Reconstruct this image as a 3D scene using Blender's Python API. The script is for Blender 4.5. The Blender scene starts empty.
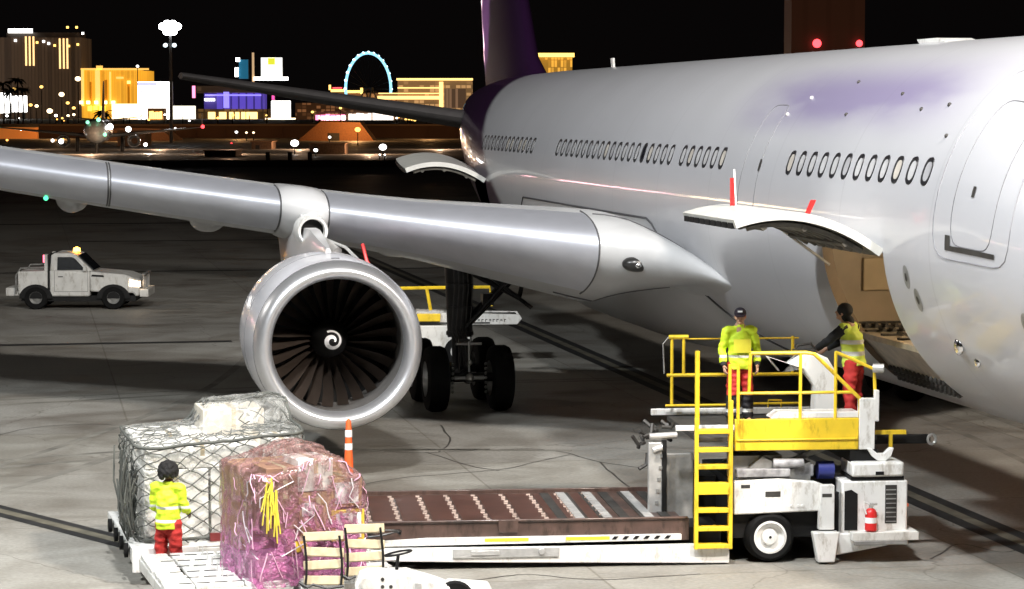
import bpy, bmesh, math, random
from mathutils import Vector, Matrix, noise
random.seed(7)
S = bpy.context.scene
R_ = math.radians
# ------------------------------------------------------------------ camera
CAM = Vector((-14.6, -24.4, 6.4)); YAW = R_(11); FPX = 2500.0
PIT = math.atan(182.5/FPX)
cd = bpy.data.cameras.new('camera'); cam = bpy.data.objects.new('camera', cd)
S.collection.objects.link(cam); S.camera = cam
cam.location = CAM; cam.rotation_euler = (math.pi/2-PIT, 0, -YAW)
cd.sensor_width = 36; cd.lens = FPX/1024*36; cd.clip_start = .5; cd.clip_end = 12000
# ------------------------------------------------------------------ world (night)
wd = bpy.data.worlds.new('World'); S.world = wd; wd.use_nodes = True
bg = wd.node_tree.nodes['Background']
sky = wd.node_tree.nodes.new('ShaderNodeTexSky'); sky.sky_type = 'NISHITA'; sky.sun_disc = False
sky.sun_elevation = R_(-7); sky.sun_rotation = R_(200)
mixc = wd.node_tree.nodes.new('ShaderNodeMixRGB'); mixc.blend_type = 'ADD'; mixc.inputs[0].default_value = 1
mixc.inputs[2].default_value = (.045, .036, .036, 1)       # city glow in the night air
wd.node_tree.links.new(sky.outputs[0], mixc.inputs[1])
wd.node_tree.links.new(mixc.outputs[0], bg.inputs[0]); bg.inputs[1].default_value = 0.05
S.view_settings.view_transform = 'Standard'; S.view_settings.look = 'None'
S.view_settings.exposure = 0.0; S.view_settings.gamma = 1
S.render.engine = 'CYCLES'
# ------------------------------------------------------------------ floodlights of the apron (high over the stand), plus one added fill for the far ground
def flood(name, loc, target, power, size, col, spot=100, blend=.6):
    d = bpy.data.lights.new(name, 'SPOT'); d.energy = power; d.color = col
    d.shadow_soft_size = size; d.spot_size = R_(spot); d.spot_blend = blend
    o = bpy.data.objects.new(name, d); S.collection.objects.link(o)
    o.location = loc
    o.rotation_euler = (Vector(target)-Vector(loc)).to_track_quat('-Z', 'Y').to_euler()
    return o
flood('apron_flood_and_fill', (-30, 0, 27), (-10, 13, 0), 46000, 1.1, (.95, .985, 1), 100)
flood('apron_flood_and_fill', (-12, -7, 30), (-6, 12, 1), 52000, 1.1, (.99, .98, .97), 95)
flood('apron_flood_and_fill', (4, -12, 26), (0, 9, 4), 66000, 1.1, (1, .90, .80), 85)
flood('sodium_floodlight', (20, -4, 9), (-1, 9, 0), 7500, .5, (1, .50, .26), 70)
flood('apron_flood_and_fill', (-62, 70, 30), (-12, 75, 0), 17000, 1.2, (1, .95, .88), 120)  # added fill, lifts the dark far ground; stands for no known mast
# ------------------------------------------------------------------ materials
MATS = {}
def mat(name, col, rough=.5, metal=0, coat=0, var=.12, vscale=3.0, bump=0, bscale=20, spec=.5, emit=None, estr=0, alpha=1, trans=0, grime=0):
    if name in MATS: return MATS[name]
    m = bpy.data.materials.new(name); m.use_nodes = True; nt = m.node_tree; n = nt.nodes; l = nt.links
    b = n['Principled BSDF']
    b.inputs['Roughness'].default_value = rough; b.inputs['Metallic'].default_value = metal
    b.inputs['Coat Weight'].default_value = coat; b.inputs['Coat Roughness'].default_value = .12
    b.inputs['Specular IOR Level'].default_value = spec
    tc = n.new('ShaderNodeTexCoord')
    nz = n.new('ShaderNodeTexNoise'); nz.inputs['Scale'].default_value = vscale; nz.inputs['Detail'].default_value = 6
    l.new(tc.outputs['Object'], nz.inputs['Vector'])
    cr = n.new('ShaderNodeValToRGB')
    cr.color_ramp.elements[0].position = .3; cr.color_ramp.elements[1].position = .7
    c = Vector(col[:3])
    cr.color_ramp.elements[0].color = (*(c*(1-var)), 1); cr.color_ramp.elements[1].color = (*[min(1, x) for x in c*(1+var)], 1)
    l.new(nz.outputs['Fac'], cr.inputs[0]); l.new(cr.outputs[0], b.inputs['Base Color'])
    if grime:
        g1 = n.new('ShaderNodeTexNoise'); g1.inputs['Scale'].default_value = 7; g1.inputs['Detail'].default_value = 9; g1.inputs['Roughness'].default_value = .7
        mpg = n.new('ShaderNodeMapping'); mpg.inputs['Scale'].default_value = (1, 1, .35); l.new(tc.outputs['Object'], mpg.inputs[0]); l.new(mpg.outputs[0], g1.inputs['Vector'])
        gr = n.new('ShaderNodeValToRGB'); gr.color_ramp.elements[0].position = .52; gr.color_ramp.elements[0].color = (1, 1, 1, 1)
        gr.color_ramp.elements[1].position = .66; k = 1-grime; gr.color_ramp.elements[1].color = (k, k*.95, k*.88, 1); l.new(g1.outputs['Fac'], gr.inputs[0])
        mg = n.new('ShaderNodeMixRGB'); mg.blend_type = 'MULTIPLY'; mg.inputs[0].default_value = 1; l.new(cr.outputs[0], mg.inputs[1]); l.new(gr.outputs[0], mg.inputs[2]); l.new(mg.outputs[0], b.inputs['Base Color'])
    if bump:
        n2 = n.new('ShaderNodeTexNoise'); n2.inputs['Scale'].default_value = bscale; n2.inputs['Detail'].default_value = 5
        l.new(tc.outputs['Object'], n2.inputs['Vector'])
        bp = n.new('ShaderNodeBump'); bp.inputs['Strength'].default_value = bump; bp.inputs['Distance'].default_value = .02
        l.new(n2.outputs['Fac'], bp.inputs['Height']); l.new(bp.outputs[0], b.inputs['Normal'])
    if emit:
        b.inputs['Emission Color'].default_value = (*emit, 1); b.inputs['Emission Strength'].default_value = estr
    b.inputs['Alpha'].default_value = alpha; b.inputs['Transmission Weight'].default_value = trans
    MATS[name] = m; return m
def nodes(m): return m.node_tree.nodes, m.node_tree.links, m.node_tree.nodes['Principled BSDF']
white = mat('white_paint', (.72, .72, .70), .38, var=.08, coat=.2, vscale=2.2, grime=.38)
dwhite = mat('worn_white_paint', (.64, .64, .61), .45, var=.12, vscale=3, grime=.35)
yellow = mat('yellow_paint', (.80, .56, .03), .4, var=.10, vscale=4, grime=.4)
black = mat('black_steel', (.008, .008, .008), .6, var=.3, spec=.25)
dark = mat('dark_steel', (.035, .033, .03), .55, var=.4, vscale=6)
grey = mat('grey_steel', (.26, .26, .25), .45, metal=.3, var=.3, vscale=6)
lgrey = mat('light_grey_metal', (.48, .48, .47), .4, metal=.4, var=.2, vscale=6)
rubber = mat('tyre_rubber', (.008, .008, .008), .85, var=.3, spec=.15)
chrome = mat('polished_metal', (.75, .76, .78), .18, metal=1, var=.05)
slatm = mat('slat_metal', (.56, .58, .64), .5, metal=.75, var=.06, vscale=1.5)
wingp = mat('wing_grey_paint', (.47, .48, .49), .38, var=.08, coat=.3, vscale=1.2)
glass = mat('dark_glass', (.01, .012, .015), .08, var=0, spec=.6)
skin = mat('skin', (.48, .28, .19), .55, var=.08, vscale=10)
dskin = mat('dark_skin', (.12, .06, .035), .5, var=.1, vscale=10)
hair = mat('black_hair', (.006, .005, .005), .7, var=.3, bump=.8, bscale=90)
red = mat('red_cloth', (.42, .022, .018), .8, var=.2, vscale=9, bump=.4, bscale=25)
blackcloth = mat('black_cloth', (.012, .012, .014), .85, var=.3, bump=.4, bscale=25)
orange = mat('orange_plastic', (.85, .13, .03), .45, var=.08)
redp = mat('red_paint', (.6, .02, .02), .35, var=.08)
wood = mat('pale_slat_wood', (.50, .42, .27), .55, var=.2, vscale=8)
reflect = mat('reflective_white', (.85, .85, .85), .4, var=.03)
cable = mat('black_hose', (.01, .01, .01), .4, var=.2)
cardboard = mat('cardboard', (.42, .27, .15), .75, var=.15, vscale=8)
cartonw = mat('white_carton', (.76, .75, .71), .6, var=.12, vscale=5)
tan_lining = mat('hold_lining', (.44, .37, .28), .5, var=.12, vscale=2)
hold_metal = mat('hold_floor_metal', (.42, .36, .28), .4, metal=.4, var=.25, vscale=5)

def hivis(name, base, bands, sil=(.62, .64, .62), dark_below=None):
    m = mat(name, base, .65, var=.12, vscale=7, bump=.5, bscale=14)
    n, l, b = nodes(m)
    src = b.inputs['Base Color'].links[0].from_socket
    tc = n.new('ShaderNodeTexCoord'); sx = n.new('ShaderNodeSeparateXYZ'); l.new(tc.outputs['Object'], sx.inputs[0])
    acc = None
    for lo, hi in bands:
        a = n.new('ShaderNodeMath'); a.operation = 'GREATER_THAN'; a.inputs[1].default_value = lo; l.new(sx.outputs[2], a.inputs[0])
        c = n.new('ShaderNodeMath'); c.operation = 'LESS_THAN'; c.inputs[1].default_value = hi; l.new(sx.outputs[2], c.inputs[0])
        d = n.new('ShaderNodeMath'); d.operation = 'MULTIPLY'; l.new(a.outputs[0], d.inputs[0]); l.new(c.outputs[0], d.inputs[1])
        if acc is None: acc = d
        else:
            e = n.new('ShaderNodeMath'); e.operation = 'ADD'; l.new(acc.outputs[0], e.inputs[0]); l.new(d.outputs[0], e.inputs[1]); acc = e
    mx = n.new('ShaderNodeMixRGB'); l.new(acc.outputs[0], mx.inputs[0]); l.new(src, mx.inputs[1]); mx.inputs[2].default_value = (*sil, 1)
    out = mx.outputs[0]
    if dark_below:
        lt = n.new('ShaderNodeMath'); lt.operation = 'LESS_THAN'; lt.inputs[1].default_value = dark_below; l.new(sx.outputs[2], lt.inputs[0])
        m2 = n.new('ShaderNodeMixRGB'); l.new(lt.outputs[0], m2.inputs[0]); l.new(src, m2.inputs[1]); m2.inputs[2].default_value = (.015, .015, .018, 1)
        l.new(m2.outputs[0], mx.inputs[1])
    l.new(out, b.inputs['Base Color'])
    return m
YG = (.62, .82, .03)
hv1 = hivis('hi_vis_jacket', YG, [(1.02, 1.06)])
hv2 = hivis('hi_vis_vest', (.66, .82, .10), [(1.02, 1.08), (1.18, 1.24)])
hv3 = hivis('hi_vis_jacket_striped', YG, [(.93, .97), (1.12, 1.16)])
redleg = hivis('red_trousers', (.42, .022, .018), [(.20, .25)], dark_below=.46)

# ------------------------------------------------------------------ mesh helpers
class MB:
    def __init__(s): s.bm = bmesh.new(); s.mats = []; s.M = Matrix.Identity(4); s.cur = 0
    def m(s, mt):
        if mt not in s.mats: s.mats.append(mt)
        s.cur = s.mats.index(mt); return s
    def v(s, p): return s.bm.verts.new(s.M @ Vector(p))
    def f(s, vs):
        try: fc = s.bm.faces.new(vs); fc.material_index = s.cur; return fc
        except ValueError: return None
    def box(s, x0, x1, y0, y1, z0, z1):
        V = [s.v((x, y, z)) for z in (z0, z1) for y in (y0, y1) for x in (x0, x1)]
        for q in ((0, 2, 3, 1), (4, 5, 7, 6), (0, 1, 5, 4), (2, 6, 7, 3), (0, 4, 6, 2), (1, 3, 7, 5)): s.f([V[i] for i in q])
        return s
    def prism(s, pts, a, b, ax='y'):
        """polygon pts (2-tuples) extruded between a and b along ax"""
        def mk(p, t): return {'y': (p[0], t, p[1]), 'x': (t, p[0], p[1]), 'z': (p[0], p[1], t)}[ax]
        A = [s.v(mk(p, a)) for p in pts]; B = [s.v(mk(p, b)) for p in pts]
        s.f(A); s.f(B[::-1]); n = len(pts)
        for i in range(n): s.f([A[i], B[i], B[(i+1) % n], A[(i+1) % n]])
        return s
    def ring(s, c, u, w, r, n): return [s.v(c + u*(r*math.cos(2*math.pi*i/n)) + w*(r*math.sin(2*math.pi*i/n))) for i in range(n)]
    def bridge(s, A, B):
        n = len(A)
        for i in range(n): s.f([A[i], A[(i+1) % n], B[(i+1) % n], B[i]])
    def cyl(s, p0, p1, r0, r1=None, n=16, cap=True):
        p0 = Vector(p0); p1 = Vector(p1); r1 = r0 if r1 is None else r1
        d = (p1-p0).normalized(); u = d.orthogonal().normalized(); w = d.cross(u)
        A = s.ring(p0, u, w, r0, n); B = s.ring(p1, u, w, r1, n); s.bridge(A, B)
        if cap: s.f(A[::-1]); s.f(B)
        return s
    def tube(s, pts, r, n=8, closed=False):
        pts = [Vector(p) for p in pts]; L = len(pts); prev = None; u = None; first = None
        for i, p in enumerate(pts):
            a = pts[i-1] if (i > 0 or closed) else p; b = pts[(i+1) % L] if (i < L-1 or closed) else p
            d = (b-a).normalized() if (b-a).length > 1e-9 else Vector((0, 0, 1))
            if u is None: u = d.orthogonal().normalized()
            else:
                u = (u - d*u.dot(d)); u = u.normalized() if u.length > 1e-6 else d.orthogonal().normalized()
            w = d.cross(u); A = s.ring(p, u, w, r, n)
            if prev: s.bridge(prev, A)
            else: first = A
            prev = A
        if closed: s.bridge(prev, first)
        else: s.f(first[::-1]); s.f(prev)
        return s
    def lathe(s, prof, o=(0, 0, 0), ax=(0, 1, 0), n=48, closed=False):
        """prof: list of (t along axis, r)"""
        o = Vector(o); ax = Vector(ax).normalized(); u = ax.orthogonal().normalized(); w = ax.cross(u); prev = first = None
        for t, r in prof:
            A = s.ring(o+ax*t, u, w, max(r, 1e-4), n)
            if prev: s.bridge(prev, A)
            else: first = A
            prev = A
        if closed: s.bridge(prev, first)
        return s
    def loft(s, rings, cap=True):
        prev = None; fst = None
        for rg in rings:
            A = [s.v(p) for p in rg]
            if prev: s.bridge(prev, A)
            else: fst = A
            prev = A
        if cap: s.f(fst[::-1]); s.f(prev)
        return s
    def grid(s, fn, nu, nv):
        G = [[s.v(fn(i/nu, j/nv)) for j in range(nv+1)] for i in range(nu+1)]
        for i in range(nu):
            for j in range(nv): s.f([G[i][j], G[i+1][j], G[i+1][j+1], G[i][j+1]])
        return s
    def sphere(s, c, r, nu=12, nv=8, sc=(1, 1, 1)):
        c = Vector(c); prev = None
        for j in range(nv+1):
            ph = math.pi*j/nv; rr = max(math.sin(ph), 1e-4)*r; z = -math.cos(ph)*r
            A = [s.v(c+Vector((rr*math.cos(2*math.pi*i/nu)*sc[0], rr*math.sin(2*math.pi*i/nu)*sc[1], z*sc[2]))) for i in range(nu)]
            if prev: s.bridge(prev, A)
            prev = A
        return s
    def build(s, name, parent=None, smooth=35, bevel=0, recalc=True, sub=0, label=None):
        if recalc: bmesh.ops.recalc_face_normals(s.bm, faces=s.bm.faces)
        me = bpy.data.meshes.new(name); s.bm.to_mesh(me); s.bm.free()
        for m_ in s.mats: me.materials.append(m_)
        if smooth:
            for p in me.polygons: p.use_smooth = True
            me.set_sharp_from_angle(angle=R_(smooth))
        o = bpy.data.objects.new(name, me); S.collection.objects.link(o)
        if parent: o.parent = parent
        if bevel:
            b = o.modifiers.new('bevel', 'BEVEL'); b.width = bevel; b.segments = 2; b.limit_method = 'ANGLE'; b.angle_limit = R_(40)
        if label: o['label'] = label
        return o
def new(mt): return MB().m(mt)
def thing(name, label, cat, loc=(0, 0, 0), rz=0, group=None):
    o = bpy.data.objects.new(name, None); S.collection.objects.link(o); o.location = loc; o.rotation_euler = (0, 0, R_(rz))
    o['label'] = label; o['category'] = cat; o.empty_display_size = .3
    if group: o['group'] = group
    return o
def tag(o, label, cat, group=None):
    o['label'] = label; o['category'] = cat
    if group: o['group'] = group
    return o
def struct(o, kind='structure'): o['kind'] = kind; return o
def copy_tree(o, parent=None, **kw):
    c = o.copy(); S.collection.objects.link(c); c.parent = parent
    for ch in list(o.children): copy_tree(ch, c)
    for k, v in kw.items(): c[k] = v
    return c
def at(px, py, dist):
    """world point at image-plane position of the photo's horizon frame, used to lay out the distant city by bearing and distance"""
    Fh = Vector((math.sin(YAW), math.cos(YAW), 0)); Rh = Vector((math.cos(YAW), -math.sin(YAW), 0))
    p = CAM + Fh*dist + Rh*((px-512)/FPX*dist); p.z = CAM.z + (112-py)/FPX*dist
    return p
# ================================================================== GROUND
def ground_material():
    m = mat('apron_concrete', (.2, .2, .18), .7)
    n, l, b = nodes(m)
    tc = n.new('ShaderNodeTexCoord')
    def noise_(sc, det=6, dist=0):
        a = n.new('ShaderNodeTexNoise'); a.inputs['Scale'].default_value = sc; a.inputs['Detail'].default_value = det
        a.inputs['Distortion'].default_value = dist; l.new(tc.outputs['Object'], a.inputs['Vector']); return a
    def ramp(src, p0, c0, p1, c1):
        r = n.new('ShaderNodeValToRGB'); r.color_ramp.elements[0].position = p0; r.color_ramp.elements[1].position = p1
        r.color_ramp.elements[0].color = (*c0, 1); r.color_ramp.elements[1].color = (*c1, 1); l.new(src, r.inputs[0]); return r
    big = noise_(.09, 5, .6); base = ramp(big.outputs['Fac'], .35, (.26, .25, .222), .68, (.36, .352, .315))
    st = noise_(.55, 8, 1.2); stain = ramp(st.outputs['Fac'],   .28, (.62, .58, .54), .60, (1, 1, 1))
    fine = noise_(14, 8); fr = ramp(fine.outputs['Fac'], .3, (.82, .82, .82), .7, (1.1, 1.1, 1.1))
    def mul(a, c, f=1):
        x = n.new('ShaderNodeMixRGB'); x.blend_type = 'MULTIPLY'; x.inputs[0].default_value = f
        l.new(a, x.inputs[1]); l.new(c, x.inputs[2]); return x.outputs[0]
    c = mul(mul(base.outputs[0], stain.outputs[0], .75), fr.outputs[0])
    # slab joints 6 m x 6 m
    mp = n.new('ShaderNodeMapping'); l.new(tc.outputs['Object'], mp.inputs[0]); mp.inputs['Location'].default_value = (1.2, 2.6, 0)
    wob = noise_(.7, 3); 
    br = n.new('ShaderNodeTexBrick'); br.offset = 0; br.inputs['Scale'].default_value = 1; br.inputs['Brick Width'].default_value = 5.7
    br.inputs['Row Height'].default_value = 5.7; br.inputs['Mortar Size'].default_value = .022; br.inputs['Mortar Smooth'].default_value = .3
    br.inputs['Color1'].default_value = (1, 1, 1, 1); br.inputs['Color2'].default_value = (.86, .86, .88, 1); br.inputs['Mortar'].default_value = (.62, .6, .57, 1)
    l.new(mp.outputs[0], br.inputs['Vector'])
    c = mul(c, br.outputs['Color'])
    # cracks
    vo = n.new('ShaderNodeTexVoronoi'); vo.feature = 'DISTANCE_TO_EDGE'; vo.inputs['Scale'].default_value = .16
    wv = n.new('ShaderNodeMixRGB'); wv.blend_type = 'ADD'; wv.inputs[0].default_value = 1.4
    l.new(tc.outputs['Object'], wv.inputs[1]); l.new(noise_(.8, 4).outputs['Color'], wv.inputs[2]); l.new(wv.outputs[0], vo.inputs['Vector'])
    ck = ramp(vo.outputs['Distance'], .0, (.55, .52, .5), .003, (1, 1, 1))
    c = mul(c, ck.outputs[0], .8)
    # oily patches where aircraft stand, soft
    oil = noise_(.22, 4, .8); oc = ramp(oil.outputs['Fac'], .54, (1, 1, 1), .70, (.42, .36, .32)); c = mul(c, oc.outputs[0], .8)
    l.new(c, b.inputs['Base Color'])
    rr = n.new('ShaderNodeMapRange'); rr.inputs[1].default_value = .3; rr.inputs[2].default_value = .7; rr.inputs[3].default_value = .42; rr.inputs[4].default_value = .8
    l.new(st.outputs['Fac'], rr.inputs[0]); l.new(rr.outputs[0], b.inputs['Roughness'])
    bp = n.new('ShaderNodeBump'); bp.inputs['Strength'].default_value = .35; bp.inputs['Distance'].default_value = .01
    l.new(fine.outputs['Fac'], bp.inputs['Height']); l.new(bp.outputs[0], b.inputs['Normal'])
    return m
gm = ground_material()
g = new(gm); g.prism([(-3000, -200), (3500, -200), (3500, 6000), (-3000, 6000)], -.5, 0, 'z'); struct(g.build('apron_ground', smooth=0))
linek = mat('border_and_shadow_black', (.018, .018, .018), .7, var=.4, vscale=3)
liney = mat('line_worn_yellow', (.13, .12, .09), .7, var=.4, vscale=2)
def strip(name, x0, y0, x1, y1, w, z, mt):
    a = Vector((x0, y0)); b_ = Vector((x1, y1)); d = (b_-a).normalized(); p = Vector((-d.y, d.x))*w/2
    g = new(mt); g.f([g.v((*q, z)) for q in (a-p, b_-p, b_+p, a+p)]); return struct(g.build(name, smooth=0))
strip('guide_line_border', -.16, -20, .1, 140, .72, .004, linek); strip('guide_line', -.16, -20, .1, 140, .22, .008, liney)
strip('stand_line_border', -21.6, 28.2, -12.4, 11.4, .58, .004, linek); strip('stand_line', -21.6, 28.2, -12.4, 11.4, .2, .008, liney)
for yy, x0, x1, w in ((45.5, -60, -9, .5), (77, -90, 60, .5), (121, -120, 70, 1.0), (101, -12, 60, .6)):
    strip('taxi_line_and_shadow', x0, yy, x1, yy-.19*(x1-x0)*.0, w, .004, linek)  # nearest strip paints the wing's shadow band on the ground

TAR = [[(-8.55, 22.72), (-7.74, 21.99), (-6.81, 21.81), (-5.43, 21.97), (-4.77, 21.41), (-4.34, 19.95), (-3.6, 18.76)], [(-9.21, 17.66), (-8.23, 18.66), (-7.29, 18.97), (-6.33, 19.29), (-5.39, 20.29), (-4.68, 20.97)],
    [(-6.33, 25.87), (-6.52, 23.51), (-7.0, 21.84)], [(-7.27, 21.9), (-6.77, 19.89), (-6.35, 19.16)], [(-4.34, 19.95), (-4.5, 17.69), (-4.57, 15.96)], [(-1.96, 9.24), (-1.08, 10.34), (-0.73, 9.67), (-0.25, 9.92)],
    [(-16, 24), (-14.8, 26.7), (-13.5, 27.4), (-12.2, 26.5)], [(-9.5, 8.4), (-7.95, 9.22), (-6.95, 8.65), (-5.48, 8.82)]]
def ribbon(name, pts, w, z, mt, lab=None):
    o = new(mt); P = [Vector((a, b, 0)) for a, b in pts]; Q = []
    for i in range(len(P)-1):
        for q in range(6):
            t = q/6; a = P[max(i-1, 0)]; b_ = P[i]; c_ = P[i+1]; d = P[min(i+2, len(P)-1)]
            Q.append(.5*((2*b_)+(c_-a)*t+(2*a-5*b_+4*c_-d)*t*t+(3*b_-a-3*c_+d)*t**3))
    Q.append(P[-1]); prev = None
    for i, p in enumerate(Q):
        d = (Q[min(i+1, len(Q)-1)]-Q[max(i-1, 0)]).normalized(); n_ = Vector((-d.y, d.x, 0))*w*(.5+.2*noise.noise(p*3)); p = p+Vector((noise.noise(p*1.3)*.05, noise.noise(p*1.3+Vector((9, 0, 0)))*.12, 0))
        vv = [o.v((p.x-n_.x, p.y-n_.y, z)), o.v((p.x+n_.x, p.y+n_.y, z))]
        if prev: o.f([prev[0], prev[1], vv[1], vv[0]])
        prev = vv
    return struct(o.build(name, smooth=0))
tarm = mat('tar_seam', (.05, .045, .04), .6, var=.3)
for pts in TAR: ribbon('tar_seam', pts, .038, .003, tarm)
tym = mat('tyre_mark', (.19, .182, .16), .75, var=.35, vscale=1.5)
for k, pts in enumerate(([(-22, 12), (-16, 20), (-11, 32), (-8, 46)], [(-21, 30), (-10, 33.5), (2, 34)], [(-2, -2), (1.5, 8), (3.5, 20), (4, 34)], [(-20, 20), (-13, 23), (-6, 22)])):
    for dx in (0, 1.5): ribbon('tyre_mark', [(a+dx, b-dx*.3) for a, b in pts], .20, .0025+.0004*k, tym)
# ================================================================== AIRLINER
RF = 2.82
FUS = [(0, .03, .03, 3.95), (.2, .55, .5, 3.96), (.7, 1.05, 1.0, 4.03), (1.5, 1.6, 1.5, 4.18), (3, 2.2, 2.1, 4.42), (4.5, 2.55, 2.5, 4.57), (6, 2.72, 2.7, 4.65),
       (8, 2.80, 2.80, 4.69), (9.5, RF, RF, 4.7), (36, RF, RF, 4.7), (39, 2.79, 2.76, 4.76), (42, 2.66, 2.60, 4.92), (45, 2.40, 2.32, 5.18), (48, 2.02, 1.98, 5.50),
       (51, 1.56, 1.55, 5.84), (54, 1.02, 1.05, 6.16), (56.5, .52, .62, 6.36), (57.8, .2, .25, 6.46)]
def fus(s):
    for a, b in zip(FUS, FUS[1:]):
        if s <= b[0]:
            i = FUS.index(a); t = (s-a[0])/(b[0]-a[0])
            p = FUS[max(i-1, 0)]; q = FUS[min(i+2, len(FUS)-1)]
            out = []
            for k in (1, 2, 3):
                m0 = (b[k]-p[k])/(b[0]-p[0]) if i > 0 else (b[k]-a[k])/(b[0]-a[0])
                m1 = (q[k]-a[k])/(q[0]-a[0]); h = b[0]-a[0]
                if i == 0: m0 *= 2.2
                out.append((2*t**3-3*t*t+1)*a[k]+(t**3-2*t*t+t)*h*m0+(-2*t**3+3*t*t)*b[k]+(t**3-t*t)*h*m1)
            return out
    return FUS[-1][1:]
def surf(s, th, off=0):
    """point on the hull; th = angle above horizontal on the starboard (-X) side, radians"""
    ry, rz, zc = fus(s); return Vector((-(ry+off)*math.cos(th), s, zc+(rz+off)*math.sin(th)))
def paint_fuselage():
    m = mat('hull_paint', (.47, .475, .50), .3, coat=.38, var=.03, vscale=.5)
    n, l, b = nodes(m); b.inputs['Coat Roughness'].default_value = .05
    src = b.inputs['Base Color'].links[0].from_socket
    tc = n.new('ShaderNodeTexCoord'); sx = n.new('ShaderNodeSeparateXYZ'); l.new(tc.outputs['Object'], sx.inputs[0])
    def math_(op, a, b_=None, clamp=False):
        x = n.new('ShaderNodeMath'); x.operation = op; x.use_clamp = clamp
        for i, v in enumerate((a, b_)):
            if v is None: continue
            if isinstance(v, (int, float)): x.inputs[i].default_value = v
            else: l.new(v, x.inputs[i])
        return x.outputs[0]
    X, Y, Z = sx.outputs
    def mix(f, a, colr):
        x = n.new('ShaderNodeMixRGB'); l.new(f, x.inputs[0]); l.new(a, x.inputs[1]); x.inputs[2].default_value = (*colr, 1); return x.outputs[0]
    # soft lilac bloom of the faded title on the forward fuselage
    def mr(v, a, b_): 
        x = n.new('ShaderNodeMapRange'); x.interpolation_type = 'SMOOTHSTEP'; l.new(v, x.inputs[0]); x.inputs[1].default_value = a; x.inputs[2].default_value = b_; return x.outputs[0]
    nz = n.new('ShaderNodeTexNoise'); nz.inputs['Scale'].default_value = .6; nz.inputs['Detail'].default_value = 5; mpl = n.new('ShaderNodeMapping'); mpl.inputs['Scale'].default_value = (.6, .30, 1.6); l.new(tc.outputs['Object'], mpl.inputs[0]); l.new(mpl.outputs[0], nz.inputs[0])
    nb = mr(nz.outputs[0], .38, .58)
    band = math_('MULTIPLY', math_('MULTIPLY', mr(Y, 6.8, 9.0), math_('SUBTRACT', 1, mr(Y, 15.0, 19.5))), math_('MULTIPLY', mr(Z, 5.9, 6.5), math_('SUBTRACT', 1, mr(Z, 6.7, 7.35))))
    c = mix(math_('MULTIPLY', band, math_('ADD', math_('MULTIPLY', nb, .55), .40)), src, (.25, .22, .35))
    # purple tail
    edge = math_('SUBTRACT', Y, math_('MULTIPLY', math_('SUBTRACT', Z, 5.0), 2.2))
    c = mix(mr(edge, 39.6, 40.6), c, (.030, .008, .040))
    # panel joints
    br = n.new('ShaderNodeTexWave'); br.wave_type = 'BANDS'; br.bands_direction = 'Y'; br.inputs['Scale'].default_value = .0865
    l.new(tc.outputs['Object'], br.inputs[0]); jn = mr(br.outputs['Fac'], .0, .0008)
    c = mix(math_('MULTIPLY', math_('SUBTRACT', 1, jn), .12), c, (.12, .12, .13))
    l.new(c, b.inputs['Base Color'])
    n3 = n.new('ShaderNodeTexNoise'); n3.inputs['Scale'].default_value = .9; n3.inputs['Detail'].default_value = 2; l.new(tc.outputs['Object'], n3.inputs[0])
    bp = n.new('ShaderNodeBump'); bp.inputs['Strength'].default_value = .05; bp.inputs['Distance'].default_value = .05; l.new(n3.outputs[0], bp.inputs['Height'])
    l.new(bp.outputs[0], b.inputs['Normal']); l.new(bp.outputs[0], b.inputs['Coat Normal'])
    return m
hull = paint_fuselage()
fairm = mat('fairing_paint', (.50, .505, .515), .3, coat=.4, var=.04, vscale=.8)
seam = mat('panel_seam', (.07, .07, .075), .6, var=.1)
A = thing('airliner', 'wide twin-engine airliner in pale grey with a purple tail, parked with its cargo doors open', 'airliner')
D0, D1 = 9.0, 11.75; AT, AB = R_(-5.5), R_(-56)                  # forward cargo opening
E0, E1 = 40.2, 43.0                                                # aft cargo opening
# hull with true openings
NA = 128
ss = sorted(set([round(x*.25, 3) for x in range(0, 232)] + [.05, .1, .4, E0, E1]))
fb = new(hull)
AOF = AB; AOT = AT
angs = [i*2*math.pi/NA for i in range(NA)]
# insert the exact door angles
angs = sorted(set([round(a, 6) for a in angs] + [round(2*math.pi+AT, 6), round(2*math.pi+AB, 6)]))
rows = [[fb.v(surf(s, a)) for a in angs] for s in ss]
na = len(angs)
def inhole(s0, s1, a0, a1):
    sm = (s0+s1)/2; am = (a0+a1)/2
    if am > math.pi: am -= 2*math.pi
    return ((D0 < sm < D1) or (E0 < sm < E1)) and AB < am < AT
for i in range(len(ss)-1):
    for j in range(na):
        a0 = angs[j]; a1 = angs[(j+1) % na]; a1 = a1 if a1 > a0 else a1+2*math.pi
        if inhole(ss[i], ss[i+1], a0, a1): continue
        fb.f([rows[i][j], rows[i+1][j], rows[i+1][(j+1) % na], rows[i][(j+1) % na]])
fb.f(rows[-1]); fb.f(rows[0][::-1])
fuso = fb.build('fuselage', A, smooth=40)
def patch(mb, s0, s1, a0, a1, off, ns=6, na_=8, round_=0, thick=0):
    """curved patch; round_ 0 = rectangle, 1 = superellipse"""
    def fn(u, v):
        x = 2*u-1; y = 2*v-1
        if round_:
            # square to superellipse
            r = max(abs(x), abs(y));
            if r > 1e-6:
                th = math.atan2(y, x); k = 2+round_; q = (abs(math.cos(th))**k+abs(math.sin(th))**k)**(-1/k)
                x, y = r*q*math.cos(th), r*q*math.sin(th)
        return surf((s0+s1)/2+x*(s1-s0)/2, (a0+a1)/2+y*(a1-a0)/2, off)
    mb.grid(fn, ns, na_); return mb
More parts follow.
